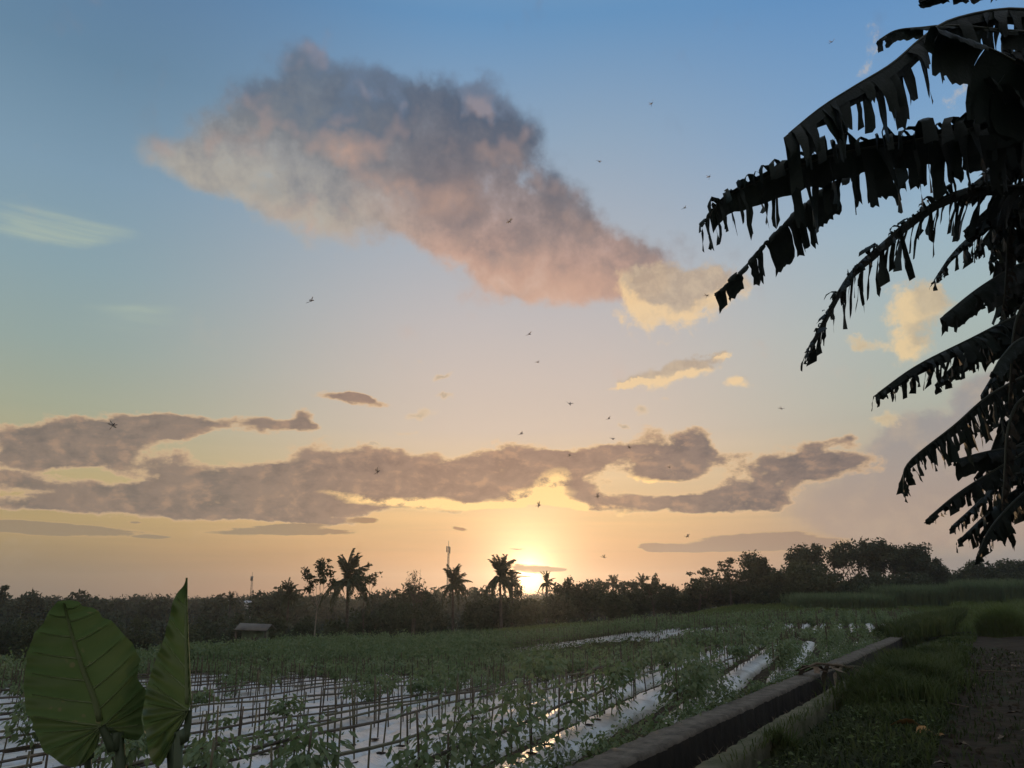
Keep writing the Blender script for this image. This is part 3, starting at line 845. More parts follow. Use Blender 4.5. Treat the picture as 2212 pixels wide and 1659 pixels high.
single = inview[:252]
sset = set((s[3], s[4]) for s in single)
rest = [s for s in cand if (s[3], s[4]) not in sset]
cnt = {}
byrow = {}
for s in sorted(single, key=lambda s: s[4]):
    byrow.setdefault(s[3], []).append(s)
SIZEW = lambda h: 'low' if h < 0.6 else ('tall' if h > 0.78 else 'medium')
nn = 0
for ri, lst in byrow.items():
    for pos, s in enumerate(lst):
        x, y, z = s[:3]
        near = math.hypot(x, y)
        k = int(rng.integers(0, 9))
        g = y + 0.95 * x
        if g < 13 and rng.random() < .5 and q_of(x, y) > 5.6:
            k = [0, 3, 7, 7][int(rng.integers(0, 4))]
        vv = BUSHY[int(rng.integers(0, 5))] if (q_of(x, y) < 5.4 or rng.random() < .06) else VARS[k]
        sc = 0.92 + 0.25 * rng.random()
        p = thing('chili_plant', '%s chili plant, %s from near end, %s bed from ditch wall' % (('bushy ' if vv in BUSHY else '') + SIZEW(vv[2]), ordinal(pos), ordinal(ri)), 'plant', (x, y, z), 'chili plants of the near field', rng.random() * 6.28)
        p.scale = (sc, sc, sc)
        link('stem', vv[0], p)
        if near < 10.6 and nn < 14 and vv not in BUSHY:
            nn += 1
            _, C, A, sz = chili(VARS[k][2], 0.30, 40, 900 + nn, 0.14)
            fol = MB(); 
            _, C2, A2, sz2 = chili(VARS[k][2], 0.30, 110, 950 + nn, 0.10)
            leaves_at(fol, C2, A2, sz2)
            link('foliage', fol.mesh('foliage', MAT['chili']), p)
            for c, a, q in zip(C, A, sz):
                lf = link('leaf', LEAF1, p, loc=tuple(c))
                a = Vector(a).normalized()
                lf.rotation_euler = (a.to_track_quat('X', 'Z').to_euler())
                lf.scale = (q, q, q)
        else:
            link('foliage', vv[1], p)
# self sown plants crowding the field side of the wall
k = 0
for s in np.arange(6.2, 34, 0.62):
    q = Q_OUT + 0.30 + 0.12 * rng.normal()
    s = s + 0.1 * rng.normal()
    x, y = q * nW + s * dW
    vv = BUSHY[k % 5]
    p = thing('chili_plant', 'bushy chili plant hugging the ditch wall, %s from its near end' % ordinal(k), 'plant', (x, y, ground_at(x, y)), 'chili plants along the ditch wall', rng.random() * 6.28)
    sc = 0.5 + 0.4 * rng.random(); p.scale = (sc, sc, sc)
    link('stem', vv[0], p); link('foliage', vv[1], p)
    k += 1
# the rest of the crop, past counting
def crop_mass(name, places, nleaf, leaf, matk, hs):
    sb, fb = MB(), MB()
    for (x, y, z) in places:
        h = hs * (0.66 + 0.62 * rng.random()); w = 0.34 + 0.1 * rng.random()
        n = nleaf
        C = np.column_stack([rng.normal(size=n) * w * 0.42, rng.normal(size=n) * w * 0.42, h * (0.78 + 0.17 * rng.normal(size=n))])
        A = np.column_stack([C[:, 0], C[:, 1], -0.2 - 0.3 * rng.random(n)]) + 0.25 * rng.normal(size=(n, 3))
        leaves_at(fb, C + np.array([x, y, z]), A, leaf * (0.7 + 0.6 * rng.random(n)), 1.15)
        tube(sb, [(x, y, z - 0.02), (x + rng.normal() * .02, y, z + h * 0.75)], 0.008, 3, False)
    return sb, fb
rest_in = [s[:3] for s in rest if abs(s[0]) < 0.95 * s[1] + 4]
sb, fb = crop_mass('chili_crop', rest_in, 70, 0.11, 'chili', 0.70)
o = link('chili_crop', fb.mesh('chili_crop', MAT['chili']), kind='stuff', label='dense far chili plants merging into one canopy in the near field')
link('stem', sb.mesh('stems', MAT['stem']), o, kind='stuff')
# crops at the far left edge of the field: a taller unbroken belt
belt = []
for i in range(7):
    t = T_EDGE - 0.2 + i * 0.9
    for s in np.arange(-8, 36, 0.5):
        x, y = row_xy(t + rng.normal() * .1, s + rng.normal() * .1)
        if y > 8:
            belt.append((x, y, ground_at(x, y) + 0.05))
for k in range(2600):
    y = 35 + 17 * rng.random(); x = -22 + 34 * rng.random()
    t = t_of(x, y)
    if t < T_EDGE + 5 and (y < 37 or t > 17.0) and q_of(x, y) > 5:
        belt.append((x, y, ground_at(x, y) + 0.05))
sb, fb = crop_mass('far_belt', belt, 56, 0.15, 'weed', 0.85)
o = link('crop_belt', fb.mesh('crop_belt', MAT['chili']), kind='stuff', label='dense green crop belt along the far side of the chili field')

# ---- second block of beds beyond the cross path
rows2 = []
for i in range(-9, 15):
    t = 4.6 + i * 1.02
    s0 = max((44 + rng.normal() * 0.3 - nR[1] * t) / dR[1], (4.6 - CQ * t) / SQ)
    s1 = (62 + rng.normal() * 0.5 - nR[1] * t) / dR[1]
    if s1 - s0 > 3:
        rows2.append((t, s0, s1))
rows2.sort(key=lambda r: r[0])
places, st2, po2 = [], MB(), MB()
for ri, (t, s0, s1) in enumerate(rows2):
    link('mulched_bed', bed_mesh(t, s0, s1, 'mulched_bed', 0.8), label='distant mulched bed beyond the cross path, %s from the dirt road' % ordinal(ri), cat='garden bed', group='mulched beds beyond the cross path')
    for s in np.arange(s0 + .3, s1, 0.52):
        x, y = row_xy(t, s + rng.normal() * .05)
        z = ground_at(x, y) + BED_H
        if rng.random() < (0.34 if x > 9 else 0.95):
            places.append((x, y, z))
        if rng.random() < .8:
            tube(st2, [(x + .1, y, z - .03), (x + .1 + rng.normal() * .05, y, z + 0.7 + 0.35 * rng.random())], 0.016, 3, False)
    x0, y0 = row_xy(t, s0); x1, y1 = row_xy(t, s1)
    po = [(x0 + (x1 - x0) * u, y0 + (y1 - y0) * u, ground_at(x0 + (x1 - x0) * u, y0 + (y1 - y0) * u) + BED_H + 0.42) for u in np.linspace(0, 1, 7)]
    tube(po2, po, 0.016, 3, False)
sb, fb = crop_mass('far_crop', places, 52, 0.15, 'chili', 0.8)
o = link('far_chili_crop', fb.mesh('far_chili_crop', MAT['chili']), kind='stuff', label='distant chili plants beyond the cross path')
link('stem', sb.mesh('stems', MAT['stem']), o, kind='stuff')
o = link('far_stakes', st2.mesh('far_stakes', MAT['bamboo']), kind='stuff', label='distant bamboo stakes beyond the cross path')
link('pole', po2.mesh('far_poles', MAT['bamboo']), o, kind='stuff')

# ---- weeds in the furrows, along the wall and on the cross path
def weeds(name, pts, per, size, hgt, mt, label):
    mb = MB()
    P = np.repeat(np.asarray(pts, float), per, axis=0)
    n = len(P)
    P = P + np.column_stack([rng.normal(size=n) * 0.07, rng.normal(size=n) * 0.07, rng.random(n) * hgt])
    A = rng.normal(size=(n, 3)); A[:, 2] = 0.1 + 0.5 * rng.random(n)
    leaves_at(mb, P, A, size * (0.6 + 0.8 * rng.random(n)), 1.2)
    link(name, mb.mesh(name, mt), kind='stuff', label=label)
pts = []
for ri, (t, s0, s1) in enumerate(rows):
    for s in np.arange(s0, s1, 0.16 if ri < 9 else 0.35):
        for side in (0.5,):
            x, y = row_xy(t + side + rng.normal() * 0.07, s)
            dens = 0.34 + 0.25 * float(sstep(y + 0.9 * x, 5, 14))
            if rng.random() < dens * (0.6 + 0.6 * math.sin(s * 0.7 + t * 2.1)):
                pts.append((x, y, ground_at(x, y) + 0.01))
weeds('furrow_weeds', pts, 9, 0.045, 0.13, MAT['weed'], 'low weeds growing in the furrows between the mulched beds')
pts = []
for s in np.arange(3, 48, 0.05):
    q = Q_OUT + 0.06 + abs(rng.normal()) * 0.28
    x, y = q * nW + s * dW
    pts.append((x, y, ground_at(x, y)))
weeds('wall_weeds', pts, 11, 0.075, 0.26, MAT['weed'], 'broad leaved weeds crowding the field side of the ditch wall')
pts = []
for k in range(5200):
    y = Y_END + 1 + 9 * rng.random(); x = -24 + 48 * rng.random()
    if q_of(x, y) > 4.2 and t_of(x, y) < T_EDGE + 2 and (x < 8 or rng.random() < .4):
        pts.append((x, y, ground_at(x, y)))
weeds('path_weeds', pts, 9, 0.13, 0.3, MAT['weed'], 'weeds covering the cross path between the two blocks of beds')
# ------------------------------------------------------------------ trees
def limb_tree(base, h, spread, seed, forks=3, trunk_r=0.18, first=0.4, up=0.6, lean=(0, 0), nmain=4, wob=0.12):
    """tapered trunk with forking limbs; returns mesh builder, twig ends and their limb radii"""
    r2 = np.random.default_rng(seed)
    mb = MB(); ends = []
    base = np.asarray(base, float)
    top = base + np.array([lean[0], lean[1], h * first])
    n = 6
    u = np.linspace(0, 1, n)[:, None]
    pts = base + (top - base) * u + np.column_stack([np.sin(u[:, 0] * 5 + seed), np.cos(u[:, 0] * 4 + seed), 0 * u[:, 0]]) * wob * h * 0.06
    pts[0] = base - np.array([0, 0, .3])
    tube(mb, pts, np.linspace(trunk_r, trunk_r * 0.62, n), 7, False)
    def grow(p, d, L, r_, k):
        d = unit(d)
        e = p + d * L
        mid = (p + e) / 2 + r2.normal(size=3) * L * wob
        tube(mb, [p, mid, e], [r_, r_ * 0.8, r_ * 0.55], 5 if k > 1 else 3, False)
        if k <= 1:
            ends.append(e); ends.append(mid)
            return
        for j in range(2 + (r2.random() < .6)):
            nd = d * 0.75 + r2.normal(size=3) * 0.55 + np.array([0, 0, 0.25 * up])
            grow(e, nd, L * (0.6 + 0.25 * r2.random()), r_ * 0.6, k - 1)
        if k <= 2:
            ends.append(e)
    for j in range(nmain):
        a = 2 * np.pi * (j + r2.random() * 0.6) / nmain
        s_ = spread * (0.35 + 0.3 * r2.random())
        d = np.array([math.cos(a) * s_, math.sin(a) * s_, h * (1 - first) * up * (0.6 + 0.5 * r2.random())])
        grow(pts[-1] - np.array([0, 0, r2.random() * h * 0.08]), d, np.linalg.norm(d) * 0.62, trunk_r * 0.5, forks)
    return mb, np.array(ends)
def tree(name, label, px, ptop, y, gpy=None, width=60, seed=1, leaf=0.28, per=26, clump=0.9, bark='bark', fol='crown', group=None, forks=3, first=0.35, squash=0.8, up=0.7, trunk_r=None, lean=(0, 0), nmain=5, fill=0, z0=None, cat='tree', droop=0.0, frac=1.0):
    """tree whose top is seen at photo pixel (px, ptop) at distance y; width in photo pixels"""
    p = at(px, ptop, y)
    zb = ground_at(p.x, y) if z0 is None else z0
    h = p.z - zb
    w = width / 2212 * 1024 / 797 * y
    tr = trunk_r or 0.022 * h + 0.06
    t = thing(name, label, cat, (p.x, y, zb), group, 0)
    mb, ends = limb_tree((0, 0, 0), h * 0.88, w, seed, forks, tr, first, up, lean, nmain)
    # stretch limbs into the outline seen in the picture
    e = ends.copy()
    ex = max(1e-3, np.abs(e[:, :2]).max()); ez = e[:, 2].max()
    sx_, sz_ = (w / 2 * 0.92) / ex, (h * 0.95 - tr) / ez
    for V in mb.v:
        k = np.clip(V[:, 2] / (h * 0.88 * first + 1e-6), 0, 1)
        V[:, 0] *= 1 + (sx_ - 1) * k; V[:, 1] *= 1 + (sx_ - 1) * k; V[:, 2] *= sz_
    e = e * np.array([sx_, sx_, sz_])
    link('trunk', mb.mesh('trunk', MAT[bark], True), t)
    if per:
        keep = np.random.default_rng(seed + 3).random(len(e)) < frac
        e = e[keep]
        if fill:
            r2 = np.random.default_rng(seed + 5)
            d = r2.normal(size=(fill, 3)); d /= np.linalg.norm(d, axis=1)[:, None]
            d *= (r2.random(fill) ** 0.5)[:, None]
            c = np.array([0, 0, h * (first + 1) / 2 * 0.97]) + d * np.array([w / 2 * 0.86, w / 2 * 0.86, h * (1 - first) / 2 * 0.9])
            e = np.concatenate([e, c])
        cb = MB()
        rad = clump * (0.6 + 0.7 * np.random.default_rng(seed + 9).random(len(e)))
        leaf_cloud(cb, e, rad, per, leaf, squash, droop)
        link('crown', cb.mesh('crown', MAT[fol]), t)
    return t

FROND = {}
def frond_mesh(L, droop, tat, seed, wind=0.0):
    """a coconut frond: curved rib with two combs of hanging leaflets, base at the origin, heading +X"""
    r2 = np.random.default_rng(seed)
    n = 13
    u = np.linspace(0, 1, n)
    x = L * (u - 0.18 * droop * u ** 3); z = L * (0.32 * u - (0.25 + 0.75 * droop) * u ** 2.1)
    yv = wind * L * u ** 2
    pts = np.column_stack([x, yv, z])
    mb = MB()
    tube(mb, pts, np.linspace(0.045, 0.008, n), 3, False)
    m = 34
    uu = np.linspace(0.12, 1, m)
    for s_ in (-1, 1):
        for k in range(m):
            if r2.random() < tat:
                continue
            b = np.array([np.interp(uu[k], u, pts[:, j]) for j in range(3)])
            l = L * 0.22 * (0.45 + math.sin(min(1, uu[k] * 1.05) * np.pi) * 0.75) * (0.8 + .4 * r2.random())
            d = unit(np.array([0.45 + .2 * r2.normal(), s_ * (0.75 - 0.3 * droop) + wind * 0.8, -0.45 - 0.75 * droop + .15 * r2.normal()]))
            wd = np.array([L * 0.016, 0, 0.0]) + r2.normal(size=3) * 0.01
            e = b + d * l + np.array([0, 0, -0.12 * l])
            mb.add([b - wd, b + wd, b + d * l * .6 + wd * .8, e, b + d * l * .6 - wd * .8], [(0, 1, 2), (0, 2, 4), (4, 2, 3)])
    return mb.mesh('frond', MAT['palm'])
FR = [frond_mesh(1.0, dr, ta, 40 + i, wi) for i, (dr, ta, wi) in enumerate([(0.05, .05, .10), (0.3, .05, .2), (0.6, .1, .1), (0.9, .1, .05), (1.15, .25, .0), (0.4, .4, .25)])]
def palm(label, px, py, y, r_px, seed, trunk_to=None, group='coconut palms behind the field', nf=22, lean_px=0, wind=0.5, r=None):
    """coconut palm whose crown centre is at pixel (px, py)"""
    r2 = np.random.default_rng(seed)
    c = at(px, py, y)
    bx = c.x + lean_px / 2212 * 1024 / 797 * y
    zb = ground_at(bx, y)
    t = thing('coconut_palm', label, 'palm tree', (bx, y, zb), group)
    top = np.array([c.x - bx, 0, c.z - zb])
    u = np.linspace(0, 1, 9)
    pts = np.column_stack([top[0] * u ** 0.8, 0.1 * np.sin(u * 4), top[2] * u])
    mb = MB(); tube(mb, pts, np.linspace(0.20, 0.11, 9), 7)
    link('trunk', mb.mesh('trunk', MAT['bark'], True), t)
    Lf = r_px / 2212 * 1024 / 797 * y
    for k in range(nf):
        a = k * 2.399 + r2.random() * 0.5
        lev = k / nf
        f = FR[min(5, int(lev * 5.4 + r2.random() * 0.8))] if r2.random() > .12 else FR[5]
        o = link('frond', f, t, loc=tuple(top))
        pitch = (-75 + 112 * lev) + r2.normal() * 8
        o.rotation_euler = (0, R(min(pitch, 38)), a)
        # the wind combs the upper fronds to one side
        if lev < 0.55 and math.cos(a) < 0.2:
            o.rotation_euler = (0, R(-80 + 10 * r2.normal()), a * 0.25)
        s_ = Lf * (0.85 + .3 * r2.random())
        o.scale = (s_, s_, s_)
    nb = MB()
    for k in range(5):
        a = k * 1.26
        cc = top + np.array([0.22 * math.cos(a), 0.22 * math.sin(a), -0.25])
        tube(nb, [cc + np.array([0, 0, .14]), cc + np.array([0, 0, .06]), cc - np.array([0, 0, .08]), cc - np.array([0, 0, .14])], [0.03, 0.11, 0.11, 0.03], 6)
    link('coconut', nb.mesh('coconuts', MAT['palm'], True), t, kind='stuff')
    return t

# far woods over the valley and the rise behind it: one mass
def woods():
    mb = MB()
    r2 = np.random.default_rng(77)
    C, rad = [], []
    for k in range(3400):
        y = 112 + 340 * r2.random() ** 1.15
        a = -0.86 + 1.25 * r2.random()
        x = a * y
        t = t_of(x, y)
        if t < T_EDGE + 14:
            continue
        zb = ground_at(x, y)
        h = 2.2 + 2.8 * r2.random() ** 1.5 + (2.5 if r2.random() < .05 else 0)
        rr = (1.5 + 2.2 * r2.random()) * (0.8 + y / 500)
        for j in range(3):
            C.append((x + r2.normal() * rr * .5, y + r2.normal() * rr * .5, zb + h * (0.35 + 0.28 * j))); rad.append(rr * (1.15 - .25 * j))
    C = np.array(C); rad = np.array(rad)
    leaf_cloud(mb, C, rad, 28, 0.5, 0.75)
    link('far_woods', mb.mesh('far_woods', MAT['forest']), kind='stuff', label='hazy woods covering the valley and the rise beyond the field')
woods()

# hedge and bushes right behind the field, each its own
bush = [(30, 1325, 95, 120, 'crown'), (95, 1335, 80, 90, 'crown2'), (160, 1300, 110, 110, 'crown'), (235, 1318, 105, 100, 'crown'), (300, 1330, 90, 90, 'crown2'), (395, 1345, 80, 80, 'crown2'), (455, 1322, 96, 90, 'crown'),
        (520, 1318, 105, 80, 'crown'), (600, 1328, 90, 80, 'crown2'), (660, 1330, 86, 60, 'crown'), (735, 1338, 78, 54, 'crown2'), (800, 1312, 88, 86, 'crown'), (850, 1292, 100, 64, 'crown'), (895, 1302, 92, 70, 'crown'),
        (930, 1276, 100, 84, 'crown'), (1030, 1300, 92, 66, 'crown'), (1075, 1285, 96, 80, 'crown'), (1140, 1290, 92, 70, 'crown2'), (1205, 1282, 96, 70, 'crown'), (1262, 1258, 100, 110, 'crown'), (1330, 1280, 96, 70, 'crown2'),
        (1372, 1268, 100, 80, 'crown'), (1440, 1262, 104, 80, 'crown'), (1500, 1265, 104, 80, 'crown2'), (1560, 1258, 104, 70, 'crown'), (1606, 1256, 102, 60, 'crown')]
for i, (px, pt, y, w, f) in enumerate(bush):
    p = at(px, pt, y)
    tree('bush', 'rounded %s bush in the hazy hedge behind the field, %s from the left' % ('dark' if f == 'crown' else 'olive green', ordinal(i)), px, pt, y, width=w, seed=200 + i, leaf=0.19, per=44, clump=1.0, fol=f,
         group='bushes in the hedge behind the field', forks=2, first=0.12, squash=0.8, up=0.8, fill=70, cat='bush', nmain=5)

# domed crowns making up the far skyline at the left
dome = [(20, 1289, 70), (62, 1284, 56), (112, 1286, 60), (205, 1284, 64), (262, 1288, 50), (300, 1284, 36), (332, 1283, 40), (372, 1286, 46), (428, 1288, 44), (468, 1284, 50), (505, 1287, 40), (540, 1282, 60), (640, 1274, 70), (700, 1276, 80), (770, 1282, 70), (825, 1268, 84), (945, 1266, 76), (1010, 1264, 70), (1045, 1262, 60)]
for i, (px, pt, w) in enumerate(dome):
    tree('dome_tree', 'distant dome crowned tree of the hazy skyline, %s from the left edge' % ordinal(i), px, pt + 3, 175 + 40 * ((i * 7) % 3), width=w * 1.15, seed=400 + i, leaf=0.55, per=26, clump=1.9, forks=2, first=0.15, fill=80, squash=.7, group='dome crowned trees of the far skyline')
# trees that stand out along the skyline, left to right
tree('tree', 'small round topped tree at the far left edge of the skyline', 6, 1258, 150, width=24, seed=11, leaf=0.4, per=20, clump=0.8, forks=2, first=0.55)
tree('tree', 'low dome shaped tree on the skyline left of the two big leaves', 75, 1276, 160, width=70, seed=12, leaf=0.42, per=24, clump=1.3, forks=2, first=0.25, fill=40)
tree('rain_tree', 'flat topped spreading tree on the skyline above the broad leaf', 150, 1268, 150, width=88, seed=13, leaf=0.35, per=16, clump=1.1, squash=0.3, forks=3, first=0.45, up=0.3)
tree('tree', 'broad dark crowned tree on the left skyline right of the upright leaf', 605, 1262, 140, width=70, seed=14, leaf=0.4, per=26, clump=1.3, forks=2, first=0.25, fill=50)
tree('tree', 'round tree with ragged top on the skyline under the thin mast', 565, 1270, 150, width=50, seed=15, leaf=0.4, per=24, clump=1.2, forks=2, first=0.25, fill=30)
t = tree('tall_thin_tree', 'tall sparse tree with pale bare trunk standing left of the windblown palm', 692, 1198, 62, width=76, seed=21, leaf=0.14, per=19, clump=0.36, bark='palebark', fol='crown', forks=3, first=0.52, up=0.7, trunk_r=0.10, nmain=4, squash=0.8, frac=.8)
tree('tall_thin_tree', 'sparse tree with upswept right limbs standing behind the windblown palm', 792, 1204, 66, width=84, seed=24, leaf=0.14, per=12, clump=0.36, fol='crown', forks=3, first=0.40, up=0.8, trunk_r=0.13, nmain=4, squash=0.7, frac=.7)
tree('bare_tree', 'nearly leafless tree with forked limbs between the windblown palm and the lattice mast', 900, 1213, 90, width=58, seed=27, leaf=0.12, per=2, clump=0.3, forks=4, first=0.45, up=0.75, trunk_r=0.26, nmain=5, frac=.5)
tree('tree', 'small feathery tree just left of the leafless tree', 862, 1246, 110, width=52, seed=28, leaf=0.24, per=18, clump=0.8, squash=0.35, forks=3, first=0.5, up=0.4)
tree('tree', 'low leafy tree at the foot of the leafless tree', 905, 1254, 100, width=60, seed=29, leaf=0.22, per=16, clump=0.8, squash=0.45, forks=2, first=0.5, up=0.4)
tree('tree', 'ragged topped tree on the skyline right of the sun', 1226, 1243, 100, width=60, seed=31, leaf=0.2, per=26, clump=0.8, forks=3, first=0.4, fill=10)
tree('tree', 'little clumpy tree right below the sun disc', 1118, 1246, 105, width=30, seed=32, leaf=0.17, per=18, clump=0.5, forks=2, first=0.5)
for i, (px, pt, w) in enumerate([(1278, 1246, 36), (1302, 1243, 34), (1342, 1246, 36), (1368, 1248, 26)]):
    tree('albizia_tree', 'thin flat layered tree in the skyline row right of the sun, %s from the sun' % ordinal(i), px, pt, 140, width=w, seed=41 + i, leaf=0.26, per=12, clump=0.8, squash=0.3, forks=2, first=0.6, up=0.5, group='thin layered trees right of the sun')
tree('tree', 'twiggy tree with upright leaf clusters left of the flat spreading tree', 1408, 1232, 95, width=58, seed=51, leaf=0.2, per=12, clump=0.45, forks=3, first=0.4, up=0.9, frac=.7)
tree('rain_tree', 'wide flat spreading tree on the right skyline', 1497, 1220, 100, width=128, seed=52, leaf=0.2, per=26, clump=0.9, squash=0.28, forks=3, first=0.45, up=0.32, nmain=6, lean=(1.5, 0))
tree('albizia_tree', 'airy layered tree with open limbs beside the big dark trees', 1572, 1196, 95, width=78, seed=53, leaf=0.15, per=24, clump=0.55, squash=0.3, forks=3, first=0.5, up=0.6, nmain=5)
tree('dark_tree', 'dark bushy tree with stepped pointed top at the left of the big grove', 1628, 1190, 92, width=100, seed=54, leaf=0.2, per=34, clump=0.8, forks=3, first=0.15, fill=90, up=0.9)
tree('dark_tree', 'low rounded dark tree in the dip of the big grove', 1690, 1232, 96, width=90, seed=55, leaf=0.22, per=30, clump=0.9, forks=2, first=0.12, fill=90)
tree('dark_tree', 'dark tree with a knobbly crown in the middle left of the big grove', 1742, 1168, 100, width=110, seed=56, leaf=0.22, per=30, clump=0.8, forks=3, first=0.3, fill=50, up=0.9)
tree('dark_tree', 'broad rounded tree in front of the big grove', 1735, 1215, 88, width=150, seed=57, leaf=0.2, per=32, clump=0.9, forks=3, first=0.12, fill=130, fol='crown2')
tree('dark_tree', 'tallest dark tree of the big grove with sky gaps in its crown', 1830, 1158, 98, width=120, seed=58, leaf=0.2, per=40, clump=0.75, forks=3, first=0.3, fill=20, up=0.9)
tree('dark_tree', 'dark tree right of the tallest one with a lumpy flat top', 1905, 1163, 98, width=120, seed=59, leaf=0.2, per=44, clump=0.8, forks=3, first=0.28, fill=40, up=0.9)
tree('dark_tree', 'dark tree at the right shoulder of the big grove', 1965, 1172, 98, width=110, seed=60, leaf=0.2, per=44, clump=0.8, forks=3, first=0.2, fill=60, up=0.9)
tree('dark_tree', 'drooping dark tree at the right end of the big grove', 2010, 1205, 98, width=70, seed=61, leaf=0.2, per=36, clump=0.7, forks=3, first=0.15, fill=50)
for i, (px, pt, w) in enumerate([(1660, 1262, 90), (1770, 1250, 130), (1870, 1238, 150), (1960, 1240, 110)]):
    tree('dark_tree', 'low dark understorey tree in the big grove, %s from its left end' % ordinal(i), px, pt, 90, width=w, seed=65 + i, leaf=0.22, per=30, clump=1.0, forks=2, first=0.08, fill=120, group='understorey of the big grove')
tree('tree', 'dim bluish tree in the gap right of the big grove', 2070, 1232, 125, width=80, seed=71, leaf=0.3, per=24, clump=1.0, forks=2, first=0.15, fill=60, squash=.5)
tree('tree', 'dark domed tree under the lowest banana leaf at the right', 2120, 1212, 105, width=110, seed=72, leaf=0.24, per=34, clump=0.9, forks=3, first=0.1, fill=110)
tree('tree', 'dark bumpy tree at the far right edge behind the fodder grass', 2192, 1208, 105, width=110, seed=73, leaf=0.24, per=34, clump=0.9, forks=3, first=0.1, fill=110)
for i, (px, pt, w) in enumerate([(2060, 1262, 100), (2150, 1250, 120), (2240, 1235, 120)]):
    tree('bush', 'dark bush behind the fodder grass at the right, %s from the big grove' % ordinal(i), px, pt, 100, width=w, seed=75 + i, leaf=0.24, per=30, clump=1.0, forks=2, first=0.08, fill=110, cat='bush', group='bushes behind the fodder grass')

def added_shade_tree(x, y, h, w, seed, label):  # unseen tree, added to block sky light over the verge and bananas
    t = thing('dark_tree', label, 'tree', (x, y, ground_at(x, y)))
    mb, e = limb_tree((0, 0, 0), h * .85, w, seed, 3, 0.22, 0.35, 0.7, (0, 0), 6)
    link('trunk', mb.mesh('trunk', MAT['bark'], True), t)
    r2 = np.random.default_rng(seed)
    d = r2.normal(size=(120, 3)); d /= np.linalg.norm(d, axis=1)[:, None]; d *= (r2.random(120) ** .4)[:, None]
    c = np.array([0, 0, h * .66]) + d * np.array([w / 2, w / 2, h * .3])
    cb = MB(); leaf_cloud(cb, np.concatenate([e, c]), np.full(len(e) + 120, .9), 40, 0.16, .7)
    link('crown', cb.mesh('crown', MAT['crown']), t)
added_shade_tree(11.0, -2.5, 8.5, 8.5, 91, 'leafy roadside tree on the banana side just outside the picture')
added_shade_tree(6.5, -9.0, 9.0, 10.0, 92, 'leafy roadside tree behind the camera on the banana side')
palm('large windblown coconut palm rising in front of the sparse tall trees', 752, 1258, 78, 64, 301, lean_px=4, nf=28)
palm('coconut palm with drooping lower fronds standing below the lattice mast', 978, 1266, 92, 44, 302, lean_px=4, nf=32)
palm('coconut palm with ragged fronds standing just left of the sun', 1080, 1250, 88, 48, 303, lean_px=4, nf=32)
palm('smaller drooping coconut palm touching the left side of the sun', 1106, 1258, 95, 26, 304, nf=20)
palm('coconut palm with a bent bare frond just right of the sun', 1180, 1260, 100, 25, 305, nf=20)
palm('faint coconut palm in the haze left of the sparse tall tree', 624, 1288, 90, 34, 306, nf=20)
palm('short hazy coconut palm far right of the sun', 1324, 1262, 125, 22, 307, nf=16)
palm('short hazy coconut palm between the layered trees and the twiggy tree', 1386, 1262, 110, 22, 308, nf=16)
palm('dim young coconut palm deep in the dark hedge below the leafless tree', 893, 1326, 70, 26, 309, nf=12)
palm('far small coconut palm on the skyline right of the upright leaf', 498, 1300, 120, 22, 310, nf=14)

# distant blue hills beyond the gap at the right
def hills():
    mb = MB()
    xs = np.linspace(380, 900, 60)
    P, F = [], []
    for i, x in enumerate(xs):
        h = 16 + 9 * math.exp(-((x - 470) / 70) ** 2) + 7 * math.exp(-((x - 620) / 90) ** 2) + 1.5 * math.sin(x * 0.05); h *= min(1, (x - 380) / 70)
        y = 760 - 0.15 * x
        P += [(x, y - 60, 0), (x, y, h), (x, y + 90, 0)]
        if i:
            a = 3 * (i - 1)
            F += [(a, a + 3, a + 4, a + 1), (a + 1, a + 4, a + 5, a + 2)]
    mb.add(P, F)
    link('hills', mb.mesh('hills', MAT['forest'], True), kind='structure')
hills()

# ------------------------------------------------------------------ grass land, rice and fodder grass at the right
def blades(name, X, Y, Z, h, w, mt, kind='stuff', label=None, bend=0.35, parent=None, cat=None):
    n = len(X)
    a = rng.random(n) * 6.283
    h = np.broadcast_to(h, (n,)) * (0.65 + 0.6 * rng.random(n))
    d = np.column_stack([np.cos(a), np.sin(a), np.zeros(n)]); s = np.column_stack([-np.sin(a), np.cos(a), np.zeros(n)])
    B = np.column_stack([X, Y, Z])
    b = bend * (0.4 + rng.random(n))
    wv = np.broadcast_to(w, (n,))[:, None] * s
    mid = B + d * (h * b * 0.35)[:, None] + np.column_stack([0 * h, 0 * h, h * 0.6])
    tip = B + d * (h * b)[:, None] + np.column_stack([0 * h, 0 * h, h * (1 - 0.25 * b)])
    P = np.stack([B - wv, B + wv, mid - wv * .75, mid + wv * .75, tip], 1).reshape(-1, 3)
    base = (np.arange(n) * 5)[:, None, None]
    F3 = (base + np.array([[0, 1, 3], [0, 3, 2], [2, 3, 4]])[None]).reshape(-1, 3)
    mb = MB(); mb.add(P, F3)
    return link(name, mb.mesh(name, mt), parent, kind, label, cat)
def scatter(n, y0, y1, x0, x1, cond):
    Y = y0 + (y1 - y0) * rng.random(n); X = x0 + (x1 - x0) * rng.random(n)
    k = cond(X, Y)
    return X[k], Y[k]
X, Y = scatter(60000, 63, 92, -10, 75, lambda X, Y: (t_of(X, Y) < T_EDGE + 4))
blades('rice_field', X, Y, ground_z(X, Y), 0.55, 0.05, MAT['rice'], label='bright green rice field beyond the beds')
def grass_block(name, label, x0, x1, y0, y1, h, n, slant=0.0):
    X = x0 + (x1 - x0) * rng.random(n); Y = y0 + (y1 - y0) * rng.random(n) ** 1.6
    X = X + slant * (Y - y0)
    return blades(name, X, Y, ground_z(X, Y), h, 0.07, MAT['maize'], label=label, bend=0.3)
def gx(px, y): return (px / 2212 * 1024 - 512) / 797 * y
